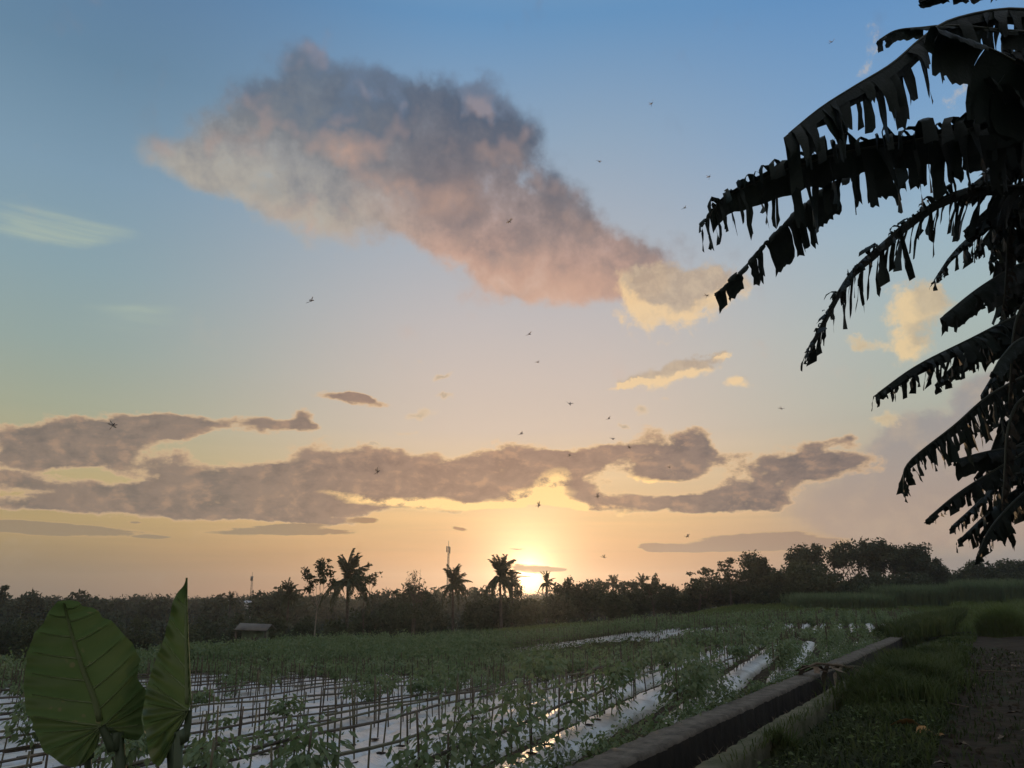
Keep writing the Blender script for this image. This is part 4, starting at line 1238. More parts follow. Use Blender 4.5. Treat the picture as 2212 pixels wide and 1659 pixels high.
grass_block('tall_grass', 'tall even stand of fodder grass before the big grove', gx(1888, 84), gx(2120, 84), 80, 92, 2.15, 9000)
grass_block('tall_grass', 'lower stand of fodder grass left of the tall even stand', gx(1715, 80), gx(1890, 80), 76, 84, 1.55, 5000)
grass_block('tall_grass', 'stand of fodder grass at the far right edge', gx(2125, 88), gx(2300, 88), 85, 96, 2.1, 5000)
X, Y = scatter(9000, 55, 63, -12, 40, lambda X, Y: (t_of(X, Y) < T_EDGE + 2) & (q_of(X, Y) > 4))
blades('field_margin_grass', X, Y, ground_z(X, Y), 0.9, 0.06, MAT['maize'], label='rough grass along the far end of the distant beds')

# ------------------------------------------------------------------ sheds, houses, masts
def hut():
    y = 56
    p = at(552, 1362, y)
    zb = ground_at(p.x, y)
    t = thing('field_hut', 'small field hut with a sagging sheet roof behind the crop belt at the left', 'hut', (p.x, y, zb))
    w = 44 / 2212 * 1024 / 797 * y
    h = p.z - zb
    mb = MB(); box(mb, (0, 0, h / 2), (w, 1.4, h)); link('wall', mb.mesh('wall', MAT['greenwall']), t)
    mb = MB()
    rw = w * 0.78
    zt = h + 0.16
    mb.add([(-rw, -1.1, zt - .05), (rw, -1.1, zt - 0.14), (rw, 0, zt + 0.26), (-rw, 0, zt + 0.34), (rw, 1.1, zt - .1), (-rw, 1.1, zt - .02),
            (-rw, -1.1, zt - .08), (rw, -1.1, zt - 0.17), (rw, 0, zt + 0.23), (-rw, 0, zt + 0.31), (rw, 1.1, zt - .13), (-rw, 1.1, zt - .05)],
           [(0, 1, 2, 3), (3, 2, 4, 5), (7, 6, 9, 8), (8, 9, 11, 10), (0, 6, 7, 1), (1, 7, 8, 2), (2, 8, 10, 4), (5, 4, 10, 11), (3, 9, 6, 0), (5, 11, 9, 3)])
    link('roof', mb.mesh('roof', MAT['tin']), t)
    for sx_ in (-1, 1):
        mb = MB(); box(mb, (sx_ * rw * .9, -1.0, h / 2), (0.1, 0.1, h)); link('post', mb.mesh('post', MAT['bark']), t)
    mb = MB(); box(mb, (w * .18, -0.715, h * .42), (0.5, 0.03, h * .8)); link('door', mb.mesh('door', MAT['bark']), t)
hut()
def house(label, px, py, y, w, h, wallm):
    p = at(px, py, y); zb = ground_at(p.x, y)
    t = thing('far_house', label, 'house', (p.x, y, zb), 'far houses in the valley')
    H = max(1.2, p.z - zb)
    mb = MB(); box(mb, (0, 0, H / 2), (w, w * .7, H)); link('wall', mb.mesh('wall', MAT[wallm]), t)
    mb = MB()
    r_ = w * .6
    mb.add([(-r_, -w * .5, H - .1), (r_, -w * .5, H - .1), (r_, 0, H + h), (-r_, 0, H + h), (r_, w * .5, H - .1), (-r_, w * .5, H - .1)], [(0, 1, 2, 3), (3, 2, 4, 5)])
    mb.f.append(np.array([(0, 3, 5), (1, 4, 2)]))
    link('roof', mb.mesh('roof', MAT['whitetin']), t)
    for s_ in (-.25, .25):
        mb = MB(); box(mb, (s_ * w, -w * .35 - .02, H * .55), (w * .16, .06, H * .3)); link('window', mb.mesh('window', MAT['dark']), t)
house('largest white roofed house on the wooded slope behind the two big leaves', 508, 1302, 240, 3.6, 0.8, 'plaster')
house('narrow white roofed house just right of the largest one', 534, 1301, 245, 2.0, 0.5, 'plaster')
house('white walled house on the wooded slope nearer the upright leaf', 588, 1299, 250, 2.6, 0.9, 'whitetin')
house('pale roof glinting in the dark hedge right of the sun', 1218, 1302, 108, 0.8, 0.25, 'plaster')

def lattice_mast(name, label, px, ptop, y, w0, w1, nseg, antennas):
    p = at(px, ptop, y); zb = ground_at(p.x, y); h = p.z - zb
    t = thing(name, label, 'mast', (p.x, y, zb))
    mb, br = MB(), MB()
    def corner(k, z):
        w = w0 + (w1 - w0) * z / h
        a = 2.094 * k + 0.4
        return (w * math.cos(a), w * math.sin(a), z)
    zs = np.linspace(0, h, nseg + 1)
    for k in range(3):
        tube(mb, [corner(k, z) for z in (0, h / 2, h)], 0.05, 4)
        for i in range(nseg):
            tube(br, [corner(k, zs[i]), corner((k + 1) % 3, zs[i + 1])], 0.03, 3, False)
            tube(br, [corner((k + 1) % 3, zs[i]), corner(k, zs[i + 1])], 0.03, 3, False)
            tube(br, [corner(k, zs[i + 1]), corner((k + 1) % 3, zs[i + 1])], 0.05, 3, False)
    link('leg', mb.mesh('legs', MAT['steel']), t)
    link('brace', br.mesh('braces', MAT['steel']), t, kind='stuff')
    for (dx_, dz_, aw, ah) in antennas:
        mb = MB(); box(mb, (dx_, -0.3, h + dz_), (aw, 0.25, ah)); link('antenna', mb.mesh('antenna', MAT['steel']), t)
    mb = MB(); tube(mb, [(0, 0, h - .5), (0, 0, h + 1.6)], 0.06, 4); link('lightning_rod', mb.mesh('lightning_rod', MAT['steel']), t)
lattice_mast('lattice_mast', 'steel lattice telephone mast on the skyline left of the sun', 969, 1180, 240, 0.6, 0.24, 26, [(-0.5, -0.9, 0.3, 1.8), (0.45, -1.2, 0.3, 2.0), (0.7, -12.0, 0.6, 0.7)])
lattice_mast('thin_mast', 'thin distant mast on the skyline right of the upright leaf', 545, 1245, 300, 0.6, 0.3, 18, [(0.0, -0.8, 1.0, 1.6)])

# ------------------------------------------------------------------ haze
def haze():
    mb = MB()
    box(mb, (0, 275, 7), (2300, 1750, 52))
    m = bpy.data.materials.new('evening haze'); m.use_nodes = True
    N, L = m.node_tree.nodes, m.node_tree.links
    N.remove(N['Principled BSDF'])
    v = N.new('ShaderNodeVolumePrincipled')
    v.inputs['Color'].default_value = (0.78, 0.86, 0.95, 1)
    v.inputs['Density'].default_value = 0.00045
    v.inputs['Anisotropy'].default_value = 0.76
    L.new(v.outputs[0], N['Material Output'].inputs['Volume'])
    link('haze', mb.mesh('haze', m), kind='stuff')
haze()
# ------------------------------------------------------------------ grassy verge, road edge, litter
def onto(px, py, z):
    """ground point seen at a photo pixel, on the level z"""
    a, b = ray(px, py)
    y = (z - CAM_H) / b
    return Vector((a * y, y, z))
def qs_scatter(n, q0, q1, s0, s1, pw=1.0):
    q = q0 + (q1 - q0) * rng.random(n); s = s0 + (s1 - s0) * rng.random(n) ** pw
    return q * nW[0] + s * dW[0], q * nW[1] + s * dW[1]
def patchy(X, Y, f=1.0):
    return 0.5 + 0.5 * np.sin(X * 1.9 * f + 1.3 * np.sin(Y * 1.1 * f)) * np.sin(Y * 1.6 * f + 1.7 * np.sin(X * 0.8 * f))
X, Y = qs_scatter(15000, 0.75, Q_LIP1 - 0.14, 2.0, 16, 1.4)
k = rng.random(len(X)) < 0.25 + 0.75 * patchy(X, Y); X, Y = X[k], Y[k]
blades('trodden_grass', X, Y, ground_z(X, Y) + 0.01, 0.13, 0.0065 + 0.0006 * np.hypot(X, Y), MAT['lowgrass'], label='dark trodden grass at the near end of the verge', bend=1.0)
X, Y = qs_scatter(30000, 0.75, Q_LIP1 - 0.14, 2.0, 40, 1.5)
k = rng.random(len(X)) < patchy(X, Y) ** 2 * (0.18 + 0.82 * sstep(Y, 8, 14)); X, Y = X[k], Y[k]
blades('verge_grass', X, Y, ground_z(X, Y) + 0.02, 0.17 * (1 - 0.45 * sstep(q_of(X, Y), 1.5, 2.2)), 0.0055 + 0.0006 * np.hypot(X, Y), MAT['grass'], label='short rank grass on the verge between ditch and road', bend=0.7)
X, Y = qs_scatter(5200, -0.6, 1.1, 2.0, 30, 1.2)
k = rng.random(len(X)) < patchy(X, Y, 1.3) * sstep(q_of(X, Y), -0.7, 1.1); X, Y = X[k], Y[k]
blades('edge_grass', X, Y, ground_z(X, Y) + 0.03, 0.11, 0.0065 + 0.0004 * np.hypot(X, Y), MAT['lowgrass'], label='thinning grass straggling from the verge onto the road', bend=1.0)
# taller tussocks half way down the verge
X, Y = [], []
for k in range(46):
    q = 1.25 + 0.85 * rng.random(); s = 14 + 12 * rng.random()
    n = int(90 + 260 * rng.random() ** 1.5)
    X.append(q * nW[0] + s * dW[0] + rng.normal(size=n) * 0.28); Y.append(q * nW[1] + s * dW[1] + rng.normal(size=n) * 0.34)
X = np.concatenate(X); Y = np.concatenate(Y)
blades('tall_verge_grass', X, Y, ground_z(X, Y), 0.26 + 0.40 * patchy(X, Y, 1.1), 0.011, MAT['grass'], label='taller bright grass heaped on the verge half way down the ditch', bend=0.8)
X, Y = qs_scatter(16000, -9, -2.2, 1.0, 60, 1.5)
blades('roadside_grass', X, Y, ground_z(X, Y), 0.28, 0.006 + 0.0006 * np.hypot(X, Y), MAT['grass'], label='rough grass on the banana side of the dirt road', bend=0.6)
X, Y = qs_scatter(20000, -14, 2.4, 42, 64, 0.8)
blades('meadow_grass', X, Y, ground_z(X, Y), 0.5, 0.03, MAT['rice'], label='green grass closing over the far end of the dirt road', bend=0.5)
X, Y = qs_scatter(9000, 1.6, 3.9, 36, 62, 0.8)
blades('ditch_end_grass', X, Y, ground_z(X, Y) + 0.2, 0.8, 0.03, MAT['grass'], label='tall weeds swallowing the far end of the ditch', bend=0.5)
# thin grass among the wheel tracks
X, Y = qs_scatter(9000, -2.3, 1.0, 3.0, 30, 1.3)
k = rng.random(len(X)) < patchy(X, Y, .8) ** 2; X, Y = X[k], Y[k]
blades('track_grass', X, Y, ground_z(X, Y) + 0.03, 0.08, 0.007, MAT['lowgrass'], label='sparse short grass on the dirt road', bend=0.8)
def tussock(name, label, px, py, z, r_, h, n, mt='grass'):
    p = onto(px, py, z)
    a = rng.random(n) * 6.283; rr = r_ * np.sqrt(rng.random(n))
    t = thing(name, label, 'grass clump', (p.x, p.y, ground_at(p.x, p.y)))
    X = np.cos(a) * rr; Y = np.sin(a) * rr
    blades('grass_blades', X, Y, 0 * X - 0.02, h * (1 - 0.55 * (rr / r_) ** 2), 0.02, MAT[mt], kind='stuff', parent=t, bend=0.55)
tussock('grass_tussock', 'tall round grass tussock standing at the right where the road ends', 2168, 1372, 0.0, 0.95, 1.45, 2400, 'rice')
tussock('grass_tussock', 'dark low grass tussock beside the far end of the ditch wall', 1925, 1360, -0.02, 0.9, 0.8, 1600)
tussock('grass_tussock', 'arching grass clump hanging over the mossy kerb at the bottom', 1690, 1600, 0.0, 0.26, 0.36, 260)
# broad leaved weeds on the verge
pts = []
for k in range(130):
    q = 0.8 + 1.5 * rng.random(); s = 4 + 22 * rng.random() ** 1.4
    x, y = q * nW + s * dW
    pts.append((x, y, ground_at(x, y) + 0.05))
weeds('verge_weeds', pts, 8, 0.055, 0.16, MAT['weed'], 'broad leaved weeds among the verge grass')
# grass and creepers over the kerb and in the ditch
X, Y = qs_scatter(420, Q_LIP1 - 0.08, Q_LIP1 + 0.1, 8, 22)
blades('kerb_grass', X, Y, np.full(len(X), 0.04), 0.13, 0.007, MAT['grass'], label='grass tufts rooted in the mossy kerb', bend=1.1)
X, Y = qs_scatter(900, Q_LIP0 + 0.1, Q_IN - 0.1, 9, 26)
blades('ditch_grass', X, Y, np.full(len(X), -0.62), 0.42, 0.01, MAT['twig'], label='dry grass growing up from the ditch floor', bend=0.9)

# ---- seedlings in the ditch
def seedling(label, px, py, nl, L):
    p = onto(px, py, -0.45)
    t = thing('ditch_seedling', label, 'plant', (p.x, p.y, -0.62))
    mb = MB(); tube(mb, [(0, 0, 0), (0.01, 0, .12), (0.02, 0.01, 0.24)], [.006, .005, .004], 5)
    link('stem', mb.mesh('stem', MAT['stem']), t)
    for k in range(nl):
        a = k * 2.4 + 0.6
        mb = MB(); leaves_at(mb, np.array([[0.02, 0.01, 0.24 - 0.02 * k]]), np.array([[math.cos(a), math.sin(a), 0.35 - 0.12 * k]]), L * (1 - 0.08 * k), 0.9)
        link('leaf', mb.mesh('leaf', MAT['blossom']), t)
seedling('pale broad leaved seedling at the bottom of the ditch nearest the camera', 1490, 1640, 6, 0.22)
seedling('dull two leaved seedling further along the ditch floor', 1606, 1600, 3, 0.2)

# ---- dead banana frond and twigs lying across the ditch
def dead_frond():
    c = onto(1775, 1452, 0.08)
    t = thing('dead_frond', 'dead brown banana frond draped over the ditch wall', 'dead frond', tuple(c))
    side = np.array([nW[0], nW[1], 0]); al = np.array([dW[0], dW[1], 0])
    mb = MB(); tube(mb, [side * 0.45 + [0, 0, .02], side * 0.1 + al * .1 + [0, 0, .16], -side * 0.35 + al * .25 + [0, 0, .13], -side * 0.95 + al * .2 + [0, 0, -0.02]], [.012, .03, .026, .012], 6)
    link('midrib', mb.mesh('midrib', MAT['twig'], True), t)
    for k in range(16):
        u = k / 15
        b = side * (0.42 - 1.1 * u) + al * (.08 + .15 * u) + np.array([0, 0, 0.12])
        L_ = 0.35 + 0.3 * rng.random()
        d = unit(np.array([rng.normal() * .8, rng.normal() * .8, -0.6])) if k % 3 else unit(np.array([rng.normal(), rng.normal(), -.1]))
        w = np.array([0.03 + .03 * rng.random(), 0.01, 0.0])
        m1 = b + d * L_ * .5 + rng.normal(size=3) * .03; e = b + d * L_ + rng.normal(size=3) * .06
        mb = MB(); mb.add([b - w, b + w, m1 + w * 1.2, m1 - w * 1.1, e + w * .5, e - w * .4], [(0, 1, 2, 3), (3, 2, 4, 5)])
        link('blade_strip', mb.mesh('blade_strip', MAT['twig'] if k % 2 else MAT['dryleaf']), t)
dead_frond()
def twig(label, pts, r_):
    p0 = Vector(pts[0])
    mb = MB(); tube(mb, [tuple(Vector(p) - p0) for p in pts], np.linspace(r_, r_ * .5, len(pts)), 5)
    link('dead_twig', mb.mesh('dead_twig', MAT['twig'], True), label=label, cat='twig', group='dead twigs by the ditch', loc=tuple(p0))
twig('thin bleached twig leaning out of the ditch below the dead frond', [onto(1778, 1510, -.5), onto(1775, 1470, -.1), onto(1768, 1440, .1)], .009)
twig('long pale twig bridging the ditch beside the dead frond', [onto(1800, 1440, .1), onto(1850, 1438, .06), onto(1905, 1452, .02)], .011)
twig('short forked looking twig on the kerb beyond the dead frond', [onto(1850, 1470, .0), onto(1862, 1440, .12), onto(1872, 1415, .25)], .007)
twig('pale stick lying on the dark road at the lower right', [onto(2035, 1515, .02), onto(2065, 1522, .05), onto(2092, 1527, .05)], .014)
twig('dark stick lying across the road near the right edge', [onto(2120, 1448, .02), onto(2160, 1450, .04), onto(2200, 1452, .03)], .012)

# ---- clods and stones that roughen the road
def clods():
    mb = MB()
    for k in range(2200):
        x, y = qs_scatter(1, -2.4, 1.3, 4, 30, 1.3); x, y = float(x[0]), float(y[0])
        r_ = 0.012 + 0.045 * rng.random() ** 2
        v = np.array([(1, 0, 0), (0, 1, 0), (-1, 0, 0), (0, -1, 0), (0, 0, .8), (.7, .7, .2), (-.6, .5, .3)]) * r_ * (0.7 + .6 * rng.random((7, 1)))
        z = ground_at(x, y) + 0.03
        mb.add(v + [x, y, z], [(0, 5, 4), (5, 1, 4), (1, 6, 4), (6, 2, 4), (2, 3, 4), (3, 0, 4)])
    link('road_clods', mb.mesh('road_clods', MAT['road']), kind='stuff', label='clods and small stones littering the dirt road')
clods()
# ---- fallen leaves
def fallen(seed, L_, W_):
    r2 = np.random.default_rng(seed)
    n = 6; P = []
    for i in range(n + 1):
        u = i / n
        w = W_ * math.sin(math.pi * min(1, u * .94 + .06)) ** .8
        z = 0.06 * L_ * 6 * u * (1 - u) + r2.normal() * .006
        for v in (-1, 0, 1):
            P.append((L_ * (u - .5), v * w + r2.normal() * .004, max(.004, z + abs(v) * (0.25 + .5 * r2.random()) * w)))
    F = [(3 * i + j, 3 * i + j + 1, 3 * i + j + 4, 3 * i + j + 3) for i in range(n) for j in range(2)]
    mb = MB(); mb.add(P, F)
    return mb
FL = [fallen(k, .16 + .03 * k, .035 + .008 * (k % 3)).mesh('dry_leaf', MAT['dryleaf'], True) for k in range(5)]
hand = [(2116, 1432), (2140, 1436), (1950, 1440), (2056, 1445), (2008, 1472), (2022, 1478), (2075, 1480), (2088, 1476), (2104, 1478), (1990, 1500), (2130, 1505), (2180, 1495), (2200, 1440), (2166, 1592), (2190, 1540), (2090, 1400), (2150, 1398), (2185, 1412)]
places = [onto(px, py, 0.0) for px, py in hand]
for k in range(26):
    x, y = qs_scatter(1, -2.4, 1.1, 5, 26, 1.2)
    places.append(Vector((float(x[0]), float(y[0]), 0)))
for k, p in enumerate(places):
    o = link('dry_leaf', FL[k % 5], label='curled dry leaf lying among others on the dark dirt road', cat='fallen leaf', group='dry leaves on the dirt road', loc=(p.x, p.y, ground_at(p.x, p.y) + 0.045))
    o.rotation_euler = (rng.normal() * .15, rng.normal() * .15, rng.random() * 6.28)
    s_ = 0.55 + .6 * rng.random(); o.scale = (s_, s_, s_)
def orange(label, px, py, seed, L_, W_, rz):
    p = onto(px, py, 0.03)
    o = link('fallen_leaf', fallen(seed, L_, W_).mesh('fallen_leaf', MAT['orangeleaf'], True), label=label, cat='fallen leaf', loc=(p.x, p.y, ground_at(p.x, p.y) + .07))
    o.rotation_euler = (R(20), 0, rz)
orange('long ragged orange brown leaf on the grass edge of the road', 1958, 1567, 21, .42, .085, 2.7)
orange('squarish pale orange scrap of leaf beside the long ragged one', 1998, 1580, 22, .22, .075, .1)
orange('small orange leaf fragment right of the squarish scrap', 2030, 1586, 23, .14, .03, .3)
# ------------------------------------------------------------------ banana plants at the right
def spline(P, n):
    P = [np.asarray(p, float) for p in P]
    P = [2 * P[0] - P[1]] + P + [2 * P[-1] - P[-2]]
    out = []
    m = len(P) - 3
    for k in range(n):
        t = k / (n - 1) * m
        i = min(int(t), m - 1); t -= i
        a, b, c, d = P[i:i + 4]
        out.append(0.5 * ((2 * b) + (-a + c) * t + (2 * a - 5 * b + 4 * c - d) * t * t + (-a + 3 * b - 3 * c + d) * t ** 3))
    return np.array(out)
def banana_leaf(plant, pix, d0, d1, halves, seed, tear=0.08, gap=0.12, dry=False, rag=0.25, tipw=0.35, basew=0.5, label=None, inner=0.2):
    """leaf along the photo pixels pix at distances d0..d1. halves: (elevation angle of the half blade, its length in metres)"""
    r2 = np.random.default_rng(seed)
    pos = np.array(plant.location)
    n = len(pix)
    P = [np.array(at(px, py, d0 + (d1 - d0) * (i / (n - 1)))) - pos for i, (px, py) in enumerate(pix)]
    N = 90
    C = spline(P, N)
    T = np.gradient(C, axis=0); T /= np.linalg.norm(T, axis=1)[:, None]
    seg = np.linalg.norm(np.diff(C, axis=0), axis=1); S = np.concatenate([[0], np.cumsum(seg)]); tot = S[-1]
    mb = MB()
    for hi, (ang, Lmax) in enumerate(halves):
        sg = 1 if hi == 0 else -1
        if tear < .13:                                   # near the rib the blade is still whole
            V = []; su = np.linspace(.03, .97, 50)
            for u in su:
                prof = (basew + (1 - basew) * min(1, u / 0.22)) * (tipw + (1 - tipw) * min(1, (1 - u) / 0.3))
                c = np.array([np.interp(u * tot, S, C[:, j]) for j in range(3)]); t = unit(np.array([np.interp(u * tot, S, T[:, j]) for j in range(3)]))
                side = np.cross(t, [0, 0, 1.0]); side = side / max(.15, np.linalg.norm(side)) * sg
                up = np.cross(side, t) * sg; up = unit(up if up[2] > 0 else -up)
                v = unit(math.cos(R(ang)) * side + math.sin(R(ang)) * up + .3 * t)
                for l in (0, .5, 1):
                    V.append(c + v * (inner * Lmax * prof * l * (0.85 + .3 * r2.random())) + np.array([0, 0, -.1 * l * l * Lmax]))
            mb.add(V, [(i * 3 + j, i * 3 + j + 1, i * 3 + j + 4, i * 3 + j + 3) for i in range(49) for j in range(2)])
        s = 0.03 * tot
        while s < tot * 0.995:
            w = tear * (0.45 + 1.3 * r2.random() ** 1.6)
            if r2.random() < gap:
                s += w * 0.5
            e = min(s + w, tot)
            u = (s + e) / 2 / tot
            prof = (basew + (1 - basew) * min(1, u / 0.22)) * (tipw + (1 - tipw) * min(1, (1 - u) / 0.3)) 
            L_ = Lmax * prof * (1 - (rag if tear > .15 else max(rag, .45)) * r2.random() ** 1.5)
            a = R(ang + r2.normal() * (5 if tear > .15 else 15)); tw = r2.normal() * (0.05 if tear > .15 else 0.2)
            fwd = (0.35 if tear > .05 else 0.6) + (0.12 if tear > .15 else 0.25) * r2.normal()
            k = max(2, int((e - s) / 0.03) + 1)
            ls = np.linspace(0, 1, 6)
            V = []
            pinch = 1 - 0.85 * r2.random() if tear < .13 else 0.9
            for i in range(k):
                si = s + (e - s) * i / (k - 1)
                c = np.array([np.interp(si, S, C[:, j]) for j in range(3)])
                t = unit(np.array([np.interp(si, S, T[:, j]) for j in range(3)]))
                side = np.cross(t, [0, 0, 1.0]); side = side / max(.15, np.linalg.norm(side)) * sg
                up = np.cross(side, t) * sg; up = unit(up if up[2] > 0 else -up)
                v = unit(math.cos(a) * side + math.sin(a) * up + fwd * t)
                for l in ls:
                    g = (0.55 if tear > .05 else 0.35) * l
                    d = unit(v * (1 - g) + np.array([0, 0, -1.0]) * g)
                    shrink = (i / (k - 1) - 0.5) * (e - s) * (pinch - 1) * l
                    q = c + d * (L_ * l) + t * shrink + side * (tw * l * (i / (k - 1) - .5) * 0.2) + 0.004 * r2.normal(size=3) * (l > 0)
                    if l == 1:
                        q = q + d * L_ * 0.06 * r2.normal()
                    V.append(q)
            m = len(ls)
            F = [(i * m + j, i * m + j + 1, (i + 1) * m + j + 1, (i + 1) * m + j) for i in range(k - 1) for j in range(m - 1)]
            mb.add(V, F)
            s = e + (0.012 * r2.random() if tear < .15 else 0.003)
    lf = link('leaf', mb.mesh('leaf', MAT['banana_dry'] if dry else MAT['banana'], tear > .15), plant, label=label)
    rb = MB(); tube(rb, C[::3], np.linspace(0.017, 0.003, len(C[::3])), 6)
    link('midrib', rb.mesh('midrib', MAT['midrib'], True), lf)
    return lf
def banana_plant(label, px, py, d, lean):
    c = at(px, py, d)
    bx, by = c.x + lean, d + 0.1
    p = thing('banana_plant', label, 'banana plant', (bx, by, ground_at(bx, by)), 'banana plants beside the road')
    top = np.array(c) - np.array(p.location)
    pts = spline([(0, 0, -.1), (top[0] * .3, 0, top[2] * .35), (top[0] * .7, top[1] * .5, top[2] * .72), tuple(top)], 10)
    mb = MB(); tube(mb, pts, np.linspace(0.14, 0.075, 10), 10)
    link('stem', mb.mesh('stem', MAT['pstem'], True), p)
    return p
PA = banana_plant('tallest banana plant, its long torn leaves reaching furthest left', 2400, 330, 5.4, 0.35)
PB = banana_plant('banana plant behind, with the comb like leaf hanging down in mid height', 2380, 640, 6.6, 0.3)
PC_ = banana_plant('shorter banana plant with drooping shredded leaves low at the right edge', 2350, 960, 7.0, 0.2)
PD = banana_plant('banana plant nearest the camera, its broad leaves filling the upper right corner', 2480, 60, 4.6, 0.4)
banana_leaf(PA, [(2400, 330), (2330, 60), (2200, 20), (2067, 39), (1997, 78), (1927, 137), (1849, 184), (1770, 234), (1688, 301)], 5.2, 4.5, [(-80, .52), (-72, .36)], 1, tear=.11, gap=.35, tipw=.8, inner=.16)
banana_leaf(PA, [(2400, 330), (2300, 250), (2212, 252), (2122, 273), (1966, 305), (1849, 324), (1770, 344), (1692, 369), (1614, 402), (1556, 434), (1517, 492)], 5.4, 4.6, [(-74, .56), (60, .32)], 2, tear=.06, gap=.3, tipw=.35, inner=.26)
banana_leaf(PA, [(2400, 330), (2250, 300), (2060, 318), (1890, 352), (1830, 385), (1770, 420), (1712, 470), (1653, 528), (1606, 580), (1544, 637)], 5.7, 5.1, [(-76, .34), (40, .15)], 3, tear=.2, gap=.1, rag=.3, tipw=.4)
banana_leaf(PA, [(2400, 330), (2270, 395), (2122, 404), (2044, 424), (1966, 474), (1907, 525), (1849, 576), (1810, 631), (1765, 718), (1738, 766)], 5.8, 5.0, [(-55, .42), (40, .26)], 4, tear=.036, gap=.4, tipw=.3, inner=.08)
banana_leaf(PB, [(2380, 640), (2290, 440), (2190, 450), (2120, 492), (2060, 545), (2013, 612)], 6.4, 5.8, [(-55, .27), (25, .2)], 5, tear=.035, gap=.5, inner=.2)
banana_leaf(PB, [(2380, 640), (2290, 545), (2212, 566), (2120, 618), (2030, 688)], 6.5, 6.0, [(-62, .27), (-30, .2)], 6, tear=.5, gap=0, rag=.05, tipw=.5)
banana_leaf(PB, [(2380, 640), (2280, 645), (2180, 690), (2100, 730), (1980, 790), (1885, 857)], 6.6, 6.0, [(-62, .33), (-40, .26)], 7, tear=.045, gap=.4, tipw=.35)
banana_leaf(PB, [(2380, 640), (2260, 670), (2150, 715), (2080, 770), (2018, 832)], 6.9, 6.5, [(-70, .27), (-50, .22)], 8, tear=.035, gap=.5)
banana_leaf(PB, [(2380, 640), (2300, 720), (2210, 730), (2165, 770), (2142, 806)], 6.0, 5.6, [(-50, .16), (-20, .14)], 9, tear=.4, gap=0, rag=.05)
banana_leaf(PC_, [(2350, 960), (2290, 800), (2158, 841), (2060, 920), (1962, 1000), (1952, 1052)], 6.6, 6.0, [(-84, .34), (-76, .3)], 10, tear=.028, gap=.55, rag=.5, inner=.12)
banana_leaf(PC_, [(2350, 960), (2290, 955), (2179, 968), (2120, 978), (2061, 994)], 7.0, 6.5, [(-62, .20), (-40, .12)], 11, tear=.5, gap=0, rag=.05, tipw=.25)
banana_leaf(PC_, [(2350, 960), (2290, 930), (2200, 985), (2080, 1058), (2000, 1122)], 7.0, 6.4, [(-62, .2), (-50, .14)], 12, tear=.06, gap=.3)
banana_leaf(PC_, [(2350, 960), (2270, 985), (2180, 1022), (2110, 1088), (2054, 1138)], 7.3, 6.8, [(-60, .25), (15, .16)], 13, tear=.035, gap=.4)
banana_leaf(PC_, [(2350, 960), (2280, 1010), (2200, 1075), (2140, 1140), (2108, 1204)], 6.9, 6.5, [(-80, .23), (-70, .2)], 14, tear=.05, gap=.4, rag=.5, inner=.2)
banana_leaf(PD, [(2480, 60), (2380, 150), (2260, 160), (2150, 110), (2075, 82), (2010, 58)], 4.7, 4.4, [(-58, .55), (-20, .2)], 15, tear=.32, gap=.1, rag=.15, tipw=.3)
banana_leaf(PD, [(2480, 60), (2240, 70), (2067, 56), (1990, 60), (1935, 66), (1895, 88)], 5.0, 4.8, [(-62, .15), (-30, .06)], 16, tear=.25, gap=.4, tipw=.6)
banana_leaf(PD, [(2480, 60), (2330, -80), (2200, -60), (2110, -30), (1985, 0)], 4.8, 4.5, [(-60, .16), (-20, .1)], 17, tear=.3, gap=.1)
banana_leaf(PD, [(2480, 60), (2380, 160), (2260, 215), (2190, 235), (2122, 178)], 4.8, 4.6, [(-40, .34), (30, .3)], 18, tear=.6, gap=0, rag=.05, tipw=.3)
# the crowded crowns behind them
r3 = np.random.default_rng(55)
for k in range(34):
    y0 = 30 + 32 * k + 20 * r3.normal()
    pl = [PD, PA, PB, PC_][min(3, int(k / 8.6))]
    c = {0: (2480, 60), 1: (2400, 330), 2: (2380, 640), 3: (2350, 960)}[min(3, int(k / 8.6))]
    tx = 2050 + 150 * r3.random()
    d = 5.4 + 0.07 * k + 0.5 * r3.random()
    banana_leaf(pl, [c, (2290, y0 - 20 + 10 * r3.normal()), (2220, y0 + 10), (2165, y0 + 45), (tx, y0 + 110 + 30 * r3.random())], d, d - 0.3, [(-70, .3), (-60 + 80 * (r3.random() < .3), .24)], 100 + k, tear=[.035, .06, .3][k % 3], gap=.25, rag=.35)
for k in range(4):
    y0 = 260 + 215 * k
    pl = [PA, PB, PB, PC_][k]
    x0 = 2160 + 60 * r3.random()
    banana_leaf(pl, [(x0 + 60, y0 - 60), (x0 + 20, y0 - 30), (x0, y0 + 30), (x0 - 6, y0 + 110), (x0 - 12, y0 + 190)], 6.0, 6.0, [(-40, .14), (-30, .13)], 200 + k, tear=.06, gap=.3, dry=True, rag=.5, inner=.1, label='dead brown leaf hanging down the stem' if k == 0 else None)
